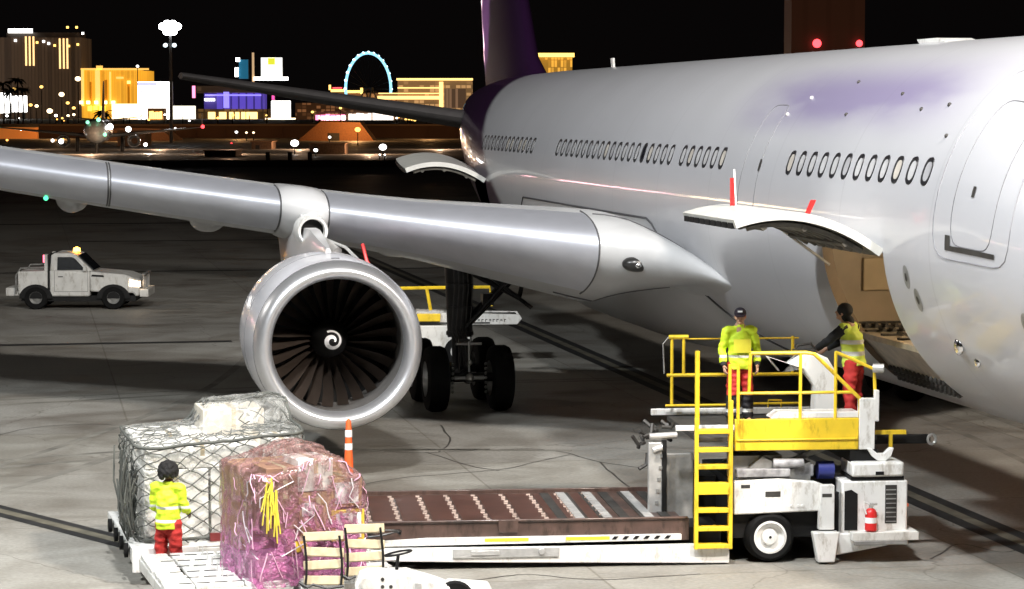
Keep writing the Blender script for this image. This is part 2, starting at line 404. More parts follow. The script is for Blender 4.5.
def outline(mb, s0, s1, a0, a1, off, r=.012, k=6, n=64):
    pts = []
    for i in range(n):
        t = 2*math.pi*i/n; c, s_ = math.cos(t), math.sin(t); q = (abs(c)**k+abs(s_)**k)**(-1/k)
        pts.append(surf((s0+s1)/2+q*c*(s1-s0)/2, (a0+a1)/2+q*s_*(a1-a0)/2, off))
    mb.tube(pts, r, 5, closed=True); return mb
# windows
wring = mat('window_rim', (.012, .012, .015), .4, var=.1); wpane = mat('window_shade', (.55, .55, .56), .25, coat=.5, var=.1)
wopen = mat('window_dark_pane', (.015, .015, .02), .1, var=0)
WP = [wpane, wpane, mat('window_shade_grey', (.40, .40, .42), .3, coat=.4), mat('window_shade_warm', (.58, .54, .48), .3, coat=.4)]
def window(s, z=5.6, open_=False):
    ry, rz, zc = fus(s); a = math.asin((z-zc)/rz); da = .185/rz
    ring = new(wring); ring.M = Matrix.Identity(4)
    def el(sc, off):
        pts = []
        for i in range(20):
            t = 2*math.pi*i/20; pts.append(surf(s+.135*sc*math.copysign(abs(math.cos(t))**.8, math.cos(t)), a+da*sc*math.copysign(abs(math.sin(t))**.8, math.sin(t)), off))
        return pts
    R0 = [ring.v(p) for p in el(1.12, .001)]; R1 = [ring.v(p) for p in el(1.08, .012)]; R2 = [ring.v(p) for p in el(.76, .003)]
    ring.bridge(R0, R1); ring.bridge(R1, R2); o = ring.build('window', A, smooth=60)
    pn = new(wopen if open_ else random.choice(WP)); pn.f([pn.v(p) for p in el(.80, .003)]); pn.build('pane', o, smooth=0)
wins = [7.72+.548*k for k in range(12)] + [17.7+.533*k for k in range(6)] + [21.25+.533*k for k in range(20)] + [34.3+.533*k for k in range(14)]
for k, s in enumerate(wins): window(s, open_=(k in (22,)))
# doors
def door(s0, s1, a0, a1, name='passenger_door', off=.006):
    d = new(fairm); 
    o = new(mat('door_line', (.16, .16, .17), .5)); outline(o, s0, s1, a0, a1, -.004, .011); o = o.build(name, A, smooth=60); return o
d1 = door(5.35, 6.58, R_(-.1), R_(44)); 
o = new(mat('door_outline', (.25, .25, .27), .5)); outline(o, 4.9, 7.15, R_(-4), R_(57), .0, .010, 8); o.build('door_surround', d1)
o = new(dark); patch(o, 5.25, 6.70, R_(-1.6), R_(-.2), .012, 10, 2); patch(o, 6.54, 6.70, R_(-.2), R_(2.6), .012, 3, 3); o.build('scuff_plate', d1)
o = new(dark); patch(o, 6.0, 6.08, R_(14), R_(17), .012, 2, 2); o.build('door_handle', d1)
d2 = door(15.35, 16.3, R_(-4), R_(40))
o = new(dark); patch(o, 15.3, 15.4, R_(15), R_(19), .012, 2, 2); o.build('door_handle', d2)
# antennas on the crown
for s, h, w in ((13.8, .06, 1.3), (37.3, .24, .2)):
    an = new(white); an.prism([(s-w/2, 7.50), (s+w/2, 7.50), (s+w/2+.12, 7.52+h), (s-w*.1, 7.52+h)], -.03 if h > .1 else -.3, .03 if h > .1 else .3, 'x'); an.build('antenna', A, bevel=.01)
for s, a in ((8.2, 40), (10.4, 44), (13.0, 50), (14.6, 43), (12.2, 36), (7.6, 30), (9.1, 38), (15.2, 36)):
    x = new(dark if s < 14 else white); x.sphere(surf(s, R_(a)), .035, 8, 6); x.build('hull_mark_and_glint', A)  # added beads: small marks in the title and white glints of reflected light
# oval service ports and lights near the nose
for s, z in ((8.18, 4.14), (7.93, 3.84), (4.69, 3.77)):
    ry, rz, zc = fus(s); a = math.asin((z-zc)/rz)
    p = new(grey); patch(p, s-.11, s+.11, a-.06, a+.06, .006, 8, 8, 0.01); o = p.build('service_port', A)
    p = new(dark); patch(p, s-.04, s+.04, a-.022, a+.022, .012, 4, 4, 0.01); p.build('port_centre', o)
    
for s, z in ((7.08, 3.29), (6.75, 3.10), (5.0, 3.1)):
    ry, rz, zc = fus(s); a = math.asin((z-zc)/rz)
    p = new(chrome); p.sphere(surf(s, a, .0), .13 if s > 7 else .08, 16, 10, (.5, 1, 1)); p.build('scoop', A)
# ---- forward cargo door panel, swung up about its top hinge
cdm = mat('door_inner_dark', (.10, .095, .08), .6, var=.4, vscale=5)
cdw = mat('door_white', (.66, .66, .62), .35, coat=.3, var=.08)
def cargo_door(s0, s1, hz_ang, chord, dz, name):
    H = surf((s0+s1)/2, hz_ang, .03); 
    import math as _m
    def arc(v, off, s):
        h = surf(s, hz_ang, .02)
        x = h.x - chord*v; z = h.z + dz*v + .30*4*v*(1-v)*.95
        # normal approx up
        sl = math.atan2(dz+.285*4*(1-2*v), chord)
        return Vector((x + off*math.sin(sl), s, z + off*math.cos(sl)))
    o = new(cdw)
    # outer skin, rim and inner skin
    def top(u, v): return arc(v, .06, s0+(s1-s0)*u)
    def bot(u, v): return arc(v, -.06, s0+(s1-s0)*u)
    o.grid(top, 8, 20); 
    for s in (s0, s1):
        o.grid(lambda u, v, s=s: arc(v, .06-.12*u, s), 1, 20)
    o.grid(lambda u, v: arc(1, .06-.12*u, s0+(s1-s0)*v), 1, 8)
    d = o.build(name, A, smooth=50)
    i = new(cdm); i.grid(bot, 8, 20)
    for k in range(7):
        s = s0+.15+(s1-s0-.3)*k/6
        i.tube([arc(v/12, -.12, s) for v in range(1, 12)], .05, 5)
    for v in (.2, .5, .8): i.tube([arc(v, -.15, s0+.1), arc(v, -.15, s1-.1)], .05, 5)
    i.build('door_lining', d, smooth=50)
    b_ = new(black)
    for k in range(9):
        s = s0+.2+(s1-s0-.4)*k/8; p = arc(1.0, -.02, s); b_.box(p.x-.03, p.x+.03, p.y-.1, p.y+.1, p.z-.05, p.z+.03)
    b_.build('latch', d)
    return d, arc
dd, arc = cargo_door(D0, D1, AT, 2.13, .42, 'cargo_door')
for s, hh, lean in ((11.2, .42, 0), (9.75, .22, -.12)):
    p0 = arc(.72 if s > 10 else .42, .05, s); st = new(redp); st.prism([(p0.x-.035, p0.z-.05), (p0.x+.035, p0.z-.05), (p0.x+.04-lean, p0.z+hh), (p0.x-.04-lean, p0.z+hh)], p0.y-.01, p0.y+.01, 'y')
    o = st.build('warning_streamer', dd)
    if s > 10:
        st = new(reflect); st.cyl((p0.x+.05, p0.y, p0.z), (p0.x+.02, p0.y, p0.z+.55), .015); st.build('streamer_pole', dd)
# actuator struts
o = new(lgrey)
for s in (D1-.08,):
    o.cyl(surf(s, AT-R_(7), -.05), arc(.35, -.1, s), .022)
o.build('door_strut', dd)
# aft cargo door
ad, arc2 = cargo_door(E0, E1, AT+R_(1), 2.1, .28, 'cargo_door')
# ---- hold interior, forward
hf = AB
def hold(s0, s1, name, floorz=2.55):
    o = new(tan_lining)
    o.grid(lambda u, v: surf(s0+(s1-s0)*u, R_(-3)+(R_(186))*0 + math.pi*0 - 0 + (math.pi+R_(3)+R_(3))*0, 0) if False else Vector((-2.66+5.3*v, s0+(s1-s0)*u, 4.42)), 6, 6)   # ceiling
    o.grid(lambda u, v: Vector((.9+.4*math.sin(v*math.pi/2), s0+(s1-s0)*u, floorz+(4.42-floorz)*v)), 6, 8)                # far lining
    # end walls
    for s in (s0, s1):
        def wall(u, v, s=s):
            z = floorz+(4.42-floorz)*v; x0 = -math.sqrt(max(.01, 2.74**2-(z-4.7)**2)); return Vector((x0+(1.3-x0)*u, s, z))
        o.grid(wall, 10, 6)
    h = o.build(name, A, smooth=30)
    fr = new(mat('hold_frame', (.16, .10, .06), .5, var=.3))
    for s in (s0+.6, s0+1.9, s0+3.2, s1-.06):
        if s < s1+.01: fr.box(.86, .92, s-.05, s+.05, floorz, 4.4)
    fr.build('hold_frame', h)
    pn = new(mat('hold_panel', (.55, .45, .30), .5, var=.08)); pn.box(-1.6, -.7, s1-.10, s1-.07, floorz+.5, 4.1); pn.build('hold_panel', h, bevel=.03)
    fl = new(hold_metal)
    def x_at(z): return -math.sqrt(max(.01, 2.80**2-(z-4.7)**2))
    fl.box(x_at(floorz)+.05, 1.3, s0, s1, floorz-.08, floorz)
    f = fl.build('hold_floor', h)
    t = new(dark)
    for k in range(7):
        y = s0+.35+(s1-s0-.7)*k/6; t.box(x_at(floorz)+.15, 1.2, y-.06, y+.06, floorz+.002, floorz+.03)
    for k in range(15):
        for j in range(5):
            t.cyl((x_at(floorz)+.35+k*.16, s0+.55+j*(s1-s0-1)/5, floorz+.05), (x_at(floorz)+.35+k*.16, s0+.75+j*(s1-s0-1)/5, floorz+.05), .03, n=6)
    t.build('roller_track', h)
    # door sill: curved ball mat from the floor edge down to the hull cut
    sl = new(hold_metal); sl.grid(lambda u, v: Vector((x_at(floorz)+.05, D0+.01+(D1-D0-.02)*u, floorz)).lerp(surf(D0+.01+(D1-D0-.02)*u, AB, -.02), v), 6, 3)
    so = sl.build('door_sill', h)
    bl = new(dark)
    for k in range(15):
        for j in (2.6, 3.1, 3.5):
            p = Vector((x_at(floorz)+.05, D0+.15+k*.175, floorz)).lerp(surf(D0+.15+k*.175, AB, -.02), (j+.5)/4); bl.sphere(p+Vector((-.02, 0, 0)), .05, 6, 5)
    bl.build('sill_roller', so)
    return h
hold(8.4, 13.4, 'cargo_hold', 3.08)
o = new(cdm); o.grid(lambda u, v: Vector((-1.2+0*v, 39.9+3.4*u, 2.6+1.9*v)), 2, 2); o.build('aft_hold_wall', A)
# door frame round the opening
o = new(mat('door_frame_tan', (.20, .15, .10), .5, var=.2))
for s in (D0, D1):
    o.grid(lambda u, v, s=s: surf(s, AB+(AT-AB)*v, -.16*u-.002), 1, 16)
o.grid(lambda u, v: surf(D0+(D1-D0)*u, AT, -.16*v-.002), 6, 1)
o.build('door_frame', A)
hl = bpy.data.lights.new('hold_lamp', 'POINT'); hl.energy = 90; hl.color = (1, .78, .5); hl.shadow_soft_size = .12
ho = bpy.data.objects.new('hold_lamp', hl); S.collection.objects.link(ho); ho.location = (-1.2, 10.2, 4.25); ho.parent = A
# ---- belly fairing
def fair_top(s): # angle of the upper seam at station s
    t = min(1, max(0, (s-17.2)/5.2)); t2 = t*t*(3-2*t)
    e = min(1, max(0, (39-s)/5)); return R_(-88)+(R_(-7)-R_(-88))*t**.75*min(1, e*1.2)**.6
def bfair(u, v):
    s = 17.2+21.6*u; at_ = fair_top(s)
    lo, hi = -math.pi-at_, at_
    th = lo+(hi-lo)*v
    ed = min(hi-th, th-lo); ramp = min(1, ed/R_(26)); ramp = ramp*ramp*(3-2*ramp)
    rs = min(1, (s-17.2)/11)*min(1, (38.8-s)/5+.0001); rs = rs*rs*(3-2*rs)
    low = max(0, -math.sin(th))**1.5
    return surf(s, th, .012+(.30+.16*low)*ramp*rs)
o = new(fairm); o.grid(bfair, 64, 64); bf = o.build('belly_fairing', A, smooth=60)
o = new(seam); o.tube([bfair(u/60, 1) for u in range(1, 58)], .022, 5); o.build('fairing_seam', bf)

# ---- wing
def W_le(L):      # leading edge station and height at lateral distance L
    if L >= 3.9: s = 20.2+.602*(L-3.9); z = 3.87+.124*(L-3.9)+(.0012*max(0, L-8)**2)
    else:
        d = 3.9-L; s = 20.2-.6*d-.82*d*d; z = 3.87-.124*d-.16*d*d
    return s, z
def W_chord(L):
    te = 31.3+.12*(L-3) if L < 9.6 else 32.1+.48*(L-9.6)
    return te-W_le(L)[0]
def airfoil(L, n=40):
    s0, z0 = W_le(L); c = W_chord(L); tc = .165-.045*min(1, max(0, (L-3.9)/3.5)) if L > 3.9 else .165
    ct = min(c, 11.0)                      # thickness reference
    tw = R_(3.2-.16*L)
    pts = []
    for side in (1, -1):
        rng = range(n, -1, -1) if side == 1 else range(1, n)
        for i in rng:
            x = (1-math.cos(math.pi*i/n))/2
            yt = 5*tc*(.2969*math.sqrt(x)-.126*x-.3516*x*x+.2843*x**3-.1036*x**4)*ct
            y = yt*((.86*(.35+.65*min(1, max(0, (L-2.55)/1.0))**.45)) if side == 1 else 1.14*(.10+.90*min(1, max(0, (L-2.6)/1.3))**.8))
            X = x*c; zz = z0+y*side - X*math.sin(tw); pts.append(Vector((-L, s0+X*math.cos(tw), zz)))
    return pts
Ls = [2.3, 2.5, 2.65, 2.8, 2.95, 3.1, 3.3, 3.5, 3.7, 3.9, 4.3, 5, 6, 7, 8, 9, 9.6, 10.5, 12, 14, 16, 18.5, 21, 24, 27, 29, 30]
for side in (1, -1):
    w = new(wingp); w.M = Matrix.Scale(-1, 4, (1, 0, 0)) if side == -1 else Matrix.Identity(4)
    w.loft([airfoil(L) for L in Ls]); wo = w.build('wing', A, smooth=50)
    if side == 1: wing = wo
    # winglet
    wl = new(white); wl.M = Matrix.Scale(-1, 4, (1, 0, 0)) if side == -1 else Matrix.Identity(4)
    s0, z0 = W_le(30); c = W_chord(30)
    wl.loft([[Vector((-30-.02*k, s0+a, z0+b)) for a, b in ((0, 0), (c*.5, .08), (c, -.02), (c*.5, -.1))] if k == 0 else
             [Vector((-30.0-.75*k/2, s0+1.1*k/2+a*(1-.3*k), z0+1.15*k+.0)) + Vector((b, 0, 0)) for a, b in ((0, 0), (c*.5, .06), (c, 0), (c*.5, -.06))] for k in (0, 1, 2)])
    wl.build('winglet', wo)
    segs = [(4.25, 8.90), (9.78, 12.95), (13.0, 17.4), (17.45, 22), (22.05, 28.8)]
    for a, b in segs:
        sl = new(slatm); sl.M = w.M if side == 1 else Matrix.Scale(-1, 4, (1, 0, 0))
        n = 40
        k0, k1 = n-9, n+9
        rings = []
        NL = 8
        for q in range(NL+1):
            L = a+(b-a)*q/NL
            if side == 1 and q == NL and False: pass
            P = airfoil(L)[k0:k1+1]; s0_, z0_ = W_le(L); ctr = Vector((-L, s0_+.6, z0_-.03))
            rings.append([p+(p-ctr).normalized()*.018 for p in P])
        for r0_, r1_ in zip(rings, rings[1:]):
            A0 = [sl.v(p) for p in r0_]; A1 = [sl.v(p) for p in r1_]
            for i in range(len(A0)-1): sl.f([A0[i], A0[i+1], A1[i+1], A1[i]])
        bmesh.ops.remove_doubles(sl.bm, verts=sl.bm.verts, dist=.0005)
        so = sl.build('leading_edge_slat', wo, smooth=60)
        if side == 1:
            for L in (a, b):
                e = new(seam); P = airfoil(L)[k0-1:k1+2]; s0_, z0_ = W_le(L); ctr = Vector((-L, s0_+.6, z0_-.03))
                e.tube([p+(p-ctr).normalized()*.012 for p in P], .018, 5); e.build('slat_gap', so)
# landing light in the wing root
LL = 3.7; s0, z0 = W_le(LL)
o = new(mat('lamp_recess', (.02, .02, .02), .3)); o.sphere((-3.6, s0+.10, z0-.22), .25, 20, 14, (1.15, .8, .62)); ll = o.build('landing_light', A)
o = new(chrome); o.sphere((-3.62, s0-.08, z0-.24), .06, 12, 8, (1, .6, .9)); o.build('lamp_lens', ll)
# seam of the root fillet
o = new(seam); 
pts = []
for q in range(0, 26):
    L = 4.1-1.35*q/25; P = airfoil(L); pts.append(P[40-9]+Vector((0, 0, .006)))
o.tube(pts, .018, 5)
pts = []
for q in range(0, 26):
    L = 4.6-1.85*q/25; P = airfoil(L); pts.append(P[40+12]+Vector((0, 0, -.006)))
o.tube(pts, .02, 5)
o.build('fillet_seam', wing)
# flap track fairings
for L in (6.9, 10.75, 13.6, 19.2):
    s0, z0 = W_le(L); c = W_chord(L); zb = z0-.42-.0*c
    f_ = new(fairm); f_.lathe([(0, .02), (.15, .17), (.6, .30), (1.4, .38), (3, .36), (4.6, .2), (5.3, .03)], (-L, s0+c*.42, zb), (0, 1, -.06), 24); f_.build('flap_track_fairing', wing)
# nav light
o = new(mat('nav_lamp_green', (.1, .6, .3), .3, emit=(.1, 1, .45), estr=2)); s0, z0 = W_le(14.2); o.sphere((-14.2, s0+1.2, z0-.55), .05); o.build('lamp', wing)

# ---- tail
tailm = mat('tail_purple', (.020, .006, .028), .5, coat=0, var=.1, spec=.08)
n_, l_, b_ = nodes(tailm)
src = b_.inputs['Base Color'].links[0].from_socket; tc = n_.new('ShaderNodeTexCoord'); sx = n_.new('ShaderNodeSeparateXYZ'); l_.new(tc.outputs['Object'], sx.inputs[0])
ma = n_.new('ShaderNodeMath'); ma.operation = 'MULTIPLY_ADD'; l_.new(sx.outputs[2], ma.inputs[0]); ma.inputs[1].default_value = -.22; l_.new(sx.outputs[1], ma.inputs[2])
nz = n_.new('ShaderNodeTexNoise'); nz.inputs['Scale'].default_value = 1.1; l_.new(tc.outputs['Object'], nz.inputs[0])
mb_ = n_.new('ShaderNodeMath'); mb_.operation = 'MULTIPLY_ADD'; l_.new(nz.outputs[0], mb_.inputs[0]); mb_.inputs[1].default_value = 1.6; l_.new(ma.outputs[0], mb_.inputs[2])
cr = n_.new('ShaderNodeValToRGB'); e = cr.color_ramp.elements; e[0].position = 0; e[0].color = (.020, .006, .028, 1); e[1].position = 1; e[1].color = (.020, .006, .028, 1)
mr_ = n_.new('ShaderNodeMapRange'); l_.new(mb_.outputs[0], mr_.inputs[0]); mr_.inputs[1].default_value = 50; mr_.inputs[2].default_value = 60
for p, c in ((.42, (.03, .008, .04)), (.44, (.95, .65, .75)), (.5, (1, .85, .88)), (.53, (.35, .05, .18)), (.57, (1, .8, .85)), (.66, (.9, .6, .7))):
    q = cr.color_ramp.elements.new(p); q.color = (*c, 1)
l_.new(mr_.outputs[0], cr.inputs[0]); l_.new(cr.outputs[0], b_.inputs['Base Color'])
def slab(sec):  # sections: (origin point, chord, thickness, axis of thickness)
    rings = []
    for o_, c, t, ax in sec:
        rg = []
        for side in (1, -1):
            for i in (range(12, -1, -1) if side == 1 else range(1, 12)):
                x = (1-math.cos(math.pi*i/12))/2; yt = 5*.1*(.2969*math.sqrt(x)-.126*x-.3516*x*x+.2843*x**3-.1036*x**4)*c*t
                rg.append(Vector(o_)+Vector((0, x*c, 0))+Vector(ax)*yt*side)
        rings.append(rg)
    return rings
f_ = new(tailm); f_.loft(slab([((0, 45.6, 7.2), 9.5, 1.0, (1, 0, 0)), ((0, 47.4, 8.0), 8.0, 1, (1, 0, 0)), ((0, 54.4, 16.8), 3.4, 1, (1, 0, 0))])); f_.build('tail_fin', A, smooth=50)
lg = bpy.data.lights.new('logo_lamp', 'SPOT'); lg.energy = 4500; lg.spot_size = R_(60); lg.spot_blend = .5; lg.shadow_soft_size = .1; lg.color = (1, .9, .92)
lo_ = bpy.data.objects.new('logo_lamp', lg); S.collection.objects.link(lo_); lo_.location = (-5.2, 54.0, 7.6); lo_.rotation_euler = (Vector((0, 55.6, 10.5))-Vector((-5.2, 54.0, 7.6))).to_track_quat('-Z', 'Y').to_euler(); lo_.parent = A
stabm = mat('stabilizer_grey', (.08, .075, .075), .6, var=.1, spec=.15)
for sd in (-1, 1):
    t_ = new(stabm); t_.loft(slab([((sd*.6, 49.3, 6.05), 6.0, 1, (0, 0, 1)), ((sd*9.7, 55.4, 7.55), 2.3, 1, (0, 0, 1))])); t_.build('tailplane', A, smooth=50)

# ---- engines
nac = mat('nacelle_paint', (.70, .70, .74), .22, coat=.5, var=.03, vscale=1.2)
lipm = mat('intake_lip_metal', (.80, .81, .84), .34, metal=.85, var=.05)
intake = mat('intake_liner', (.10, .095, .09), .6, var=.2, vscale=6)
bladem = mat('fan_blade', (.11, .085, .07), .38, metal=.6, var=.15)
hot = mat('engine_hot_metal', (.18, .16, .15), .4, metal=.8, var=.2)
def engine(side):
    X = -9.30*side; Y = 18.4; Z = 2.35
    en = new(nac)
    en.lathe([(.34, 1.475), (.6, 1.495), (1.0, 1.515), (1.6, 1.53), (2.2, 1.53), (3, 1.49), (3.8, 1.38), (4.7, 1.16), (5.2, 1.0), (5.2, .93), (4.6, .95)], (X, Y, Z), n=96)
    e_ = en.build('engine_nacelle', A, smooth=50)
    o = new(lipm); o.lathe([(.34, 1.476), (.2, 1.45), (.08, 1.40), (.015, 1.345), (0, 1.30), (.02, 1.25), (.09, 1.20), (.2, 1.17), (.34, 1.155)], (X, Y, Z), n=96); o.build('intake_lip', e_, smooth=60)
    o = new(seam); o.lathe([(.335, 1.472), (.345, 1.482), (.355, 1.474)], (X, Y, Z), n=96); o.build('lip_seam', e_)
    o = new(intake); o.lathe([(.34, 1.155), (.6, 1.165), (.9, 1.20), (1.3, 1.23), (1.9, 1.235), (2.6, 1.1)], (X, Y, Z), n=96); o.build('intake_duct', e_, smooth=60)
    sp = new(black); sp.lathe([(.80, .002), (.83, .06), (.95, .17), (1.12, .27), (1.3, .33), (1.5, .36)], (X, Y+.28, Z), n=40); so = sp.build('spinner', e_, smooth=60)
    # white spiral mark lying on the spinner cone
    def spr(t):   # radius -> axial
        P = [(.0, .80), (.06, .83), (.17, .95), (.27, 1.12), (.33, 1.3)]
        for (r0, a0), (r1, a1) in zip(P, P[1:]):
            if t <= r1: return a0+(a1-a0)*(t-r0)/(r1-r0)
        return 1.3
    sw = new(reflect); pv = None
    for k in range(49):
        q = k/48; ang = -.3+q*math.pi*2.75; rc = .035+.14*q**.8; hw = .012+.020*math.sin(math.pi*min(1, q*1.15))*1.0+.004
        a_, b2 = [Vector((X+math.cos(-ang)*r*side, Y+.28+spr(r)-.008, Z+math.sin(ang)*r)) for r in (rc-hw, rc+hw)]
        vv = [sw.v(a_), sw.v(b2)]
        if pv: sw.f([pv[0], pv[1], vv[1], vv[0]])
        pv = vv
    sw.build('spiral_mark', so)
    back = new(black); back.lathe([(2.05, .3), (2.06, 1.235)], (X, Y, Z), n=48); back.build('fan_case', e_)
    for k in range(26):
        a0 = 2*math.pi*k/26; bl = new(bladem)
        def bf_(u, v):
            r = .33+.89*v; sweep = .10*math.sin(v*2.2)
            an = a0+sweep+(.5-u)*(.34-.10*v)*.62*1.0; ax = 1.25+(.10+.28*u*(1-.2*v))+.08*(1-v)
            return Vector((X+math.cos(an)*r, Y+ax+.16, Z+math.sin(an)*r))
        bl.grid(bf_, 4, 8); bl.build('fan_blade', e_, smooth=60)
    o = new(hot); o.lathe([(4.2, .9), (5.2, .78), (6.1, .52), (6.1, .46), (5.2, .4), (6.8, .05)], (X, Y, Z), n=40); o.build('core_nozzle', e_, smooth=60)
    o = new(seam)
    for t in (1.55, 3.25): o.lathe([(t-.012, 1.515 if t < 2 else 1.45), (t, 1.534 if t < 2 else 1.472), (t+.012, 1.515 if t < 2 else 1.45)], (X, Y, Z), n=96)
    o.box(X-.07, X+.07, Y+.62, Y+.72, Z+1.48, Z+1.505)
    o.build('cowl_seam', e_)
    # pylon
    py = new(fairm)
    s0, z0 = W_le(9.37)
    prof = [(Y+1.7, .05, Z+1.50, Z+1.62), (Y+2.6, .12, Z+1.3, Z+1.72), (Y+3.8, .16, Z+1.2, Z+1.85), (Y+4.75, .20, Z+1.0, 4.2), (Y+5.4, .26, Z+.8, z0+.2), (Y+7.5, .26, 3.3, z0+.2), (Y+10, .10, 4.0, z0-.3)]
    py.loft([[Vector((X+dx, s, z)) for dx, z in ((-w, za), (-w*1.0, (za+zb)/2), (-w*.6, zb), (w*.6, zb), (w, (za+zb)/2), (w, za))] for s, w, za, zb in prof])
    po = py.build('pylon', e_, smooth=60)
    # flared fairing where pylon meets the slats
    fl = new(fairm); rings = []
    for q, L in enumerate([8.92, 9.02, 9.15, 9.34, 9.5, 9.64, 9.76]):
        P = airfoil(L)[28:54]; s0_, z0_ = W_le(L); ctr = Vector((-L, s0_+.6, z0_)); bump = .03+.085*math.sin(math.pi*q/6)**.7
        rg = []
        for i_, p in enumerate(P):
            lowf = max(0, (i_-12)/13); rg.append(p+(p-ctr).normalized()*(bump*(1+.9*lowf)))
        if side == -1:
            rg = [Vector((-p.x, p.y, p.z)) for p in rg]
        rings.append(rg)
    for r0_, r1_ in zip(rings, rings[1:]):
        A0 = [fl.v(p) for p in r0_]; A1 = [fl.v(p) for p in r1_]
        for i in range(len(A0)-1): fl.f([A0[i], A0[i+1], A1[i+1], A1[i]])
    bmesh.ops.remove_doubles(fl.bm, verts=fl.bm.verts, dist=.0005)
    fl.build('pylon_collar', po, smooth=60)
    # air duct stub below the collar and drain line
    o = new(lgrey); o.tube([(X+.02, 23.3, 4.15), (X+.06, 22.9, 4.05), (X+.25, 22.5, 3.92), (X+.42, 22.2, 3.78)], .10, 14); o.build('air_duct', po)
    o = new(white); o.lathe([(.6, .32), (.1, .305), (.0, .28), (.02, .235), (.4, .20)], (X+.04, 22.85, 4.14), (0, 1, 0), 28); o.m(black).cyl((X+.04, 23.05, 4.14), (X+.04, 23.1, 4.14), .24, n=24); o.build('duct_collar', po)
    o = new(lgrey); o.tube([(X+.3, 22.5, 3.98), (X+.55, 22.0, 3.88), (X+.72, 21.6, 3.68), (X+.78, 21.4, 3.5)], .03, 8); o.build('drain_line', po)
    return e_
eng = engine(1); engine(-1)
o = new(redp); o.tube([(-8.35, 22.6, 3.9), (-8.3, 22.4, 3.6), (-8.15, 22.3, 3.3), (-8.12, 22.3, 3.05)], .035, 6); o.build('warning_streamer', A)

# ---- main gear
hub = mat('wheel_hub_metal', (.45, .45, .44), .35, metal=.8, var=.2)
gearm = mat('gear_dark', (.022, .022, .024), .4, var=.3, metal=.3)
def main_gear(sd):
    X = -5.34*sd
    g = new(gearm); g.cyl((X, 29.2, .75), (X, 29.4, 4.0), .17, .2, 20); g.cyl((X, 29.2, 1.5), (X, 29.4, 4.0), .27, .34, 20)
    for z in (1.55, 2.1, 2.6): g.cyl((X, 29.2, z), (X, 29.2, z+.08), .30, n=20)
    go = g.build('main_landing_gear', A)
    b = new(gearm)
    b.cyl((X+.1*sd, 29.2, 1.75), (X+1.75*sd, 29.3, 3.35), .11, n=10); b.cyl((X+.1*sd, 28.9, 1.75), (X+1.2*sd, 28.4, 3.1), .05, n=8)
    b.cyl((X+.25*sd, 29.1, 2.9), (X+1.3*sd, 29.1, 2.35), .06, n=8); b.cyl((X+1.3*sd, 29.1, 2.35), (X+1.6*sd, 29.2, 3.6), .05, n=8)
    b.cyl((X+.15*sd, 28.9, 3.2), (X+1.5*sd, 28.7, 2.15), .045, n=8); b.cyl((X+.2*sd, 29.0, 3.5), (X+1.0*sd, 29.0, 2.75), .07, n=8)
    b.box(X+.6*sd-.12, X+.6*sd+.12, 29, 29.3, 2.2, 2.45)
    b.build('drag_brace', go)
    b = new(gearm); b.cyl((X, 28.15, .72), (X, 30.25, .72), .14, n=14)
    for y in (28.21, 30.19): b.cyl((X-.6, y, .72), (X+.6, y, .72), .1, n=14)
    b.box(X-.12, X+.12, 28.6, 28.75, .72, 1.5)
    b.build('bogie_beam', go)
    fr = new(hub); fr.sphere((X, 28.0, .72), .10, 14, 10); fr.cyl((X-.32, 28.02, .72), (X+.32, 28.02, .72), .045, n=10); fr.cyl((X, 28.05, .85), (X, 28.05, 1.5), .025, n=8)
    for sx_ in (-1, 1):
        for k in range(7): fr.sphere((X+sx_*.36, 28.02+.02, .42+k*.10), .035, 8, 6)
    fr.sphere((X, 28.0, 1.05), .06); fr.cyl((X-.28, 28.1, 1.45), (X+.28, 28.1, 1.45), .03)
    fr.build('brake_rod', go)
    h = new(mat('hydraulic_line', (.06, .06, .06), .4, metal=.5))
    for k in range(5):
        x = X-.2+.1*k; h.tube([(x, 28.95, 3.6), (x+.03, 28.88, 2.6), (x-.03, 28.9, 1.7), (X-.14+.07*k, 28.5, 1.35), (X-.12+.06*k, 28.3, .95)], .014, 5)
    h.build('hydraulic_line', go)
    for y in (28.21, 30.19):
        for dx in (-.70, .70):
            wh = new(rubber); wh.lathe([(-.23, .38), (-.235, .55), (-.20, .66), (-.12, .70), (0, .705), (.12, .70), (.20, .66), (.235, .55), (.23, .38)], (X+dx, y, .70), (1, 0, 0), 40)
            for gx in (-.09, -.03, .03, .09): wh.lathe([(gx-.008, .706), (gx, .700), (gx+.008, .706)], (X+dx, y, .70), (1, 0, 0), 40)
            wh.m(hub); wh.lathe([(-.22, .40), (-.12, .36), (-.10, .2), (-.16, .12), (-.16, .01)], (X+dx, y, .70), (1, 0, 0), 24); wh.lathe([(.22, .40), (.12, .36), (.10, .2), (.16, .12), (.16, .01)], (X+dx, y, .70), (1, 0, 0), 24)
            wh.build('wheel', go, smooth=40)
    d = new(fairm); d.prism([(X-.55*sd, 2.3), (X-.62*sd, 4.1), (X-.56*sd, 4.1), (X-.49*sd, 2.3)], 28.6, 30.2, 'y'); 
    if sd == -1: d.build('gear_door', go)
    else: d.bm.free()
main_gear(1); main_gear(-1)
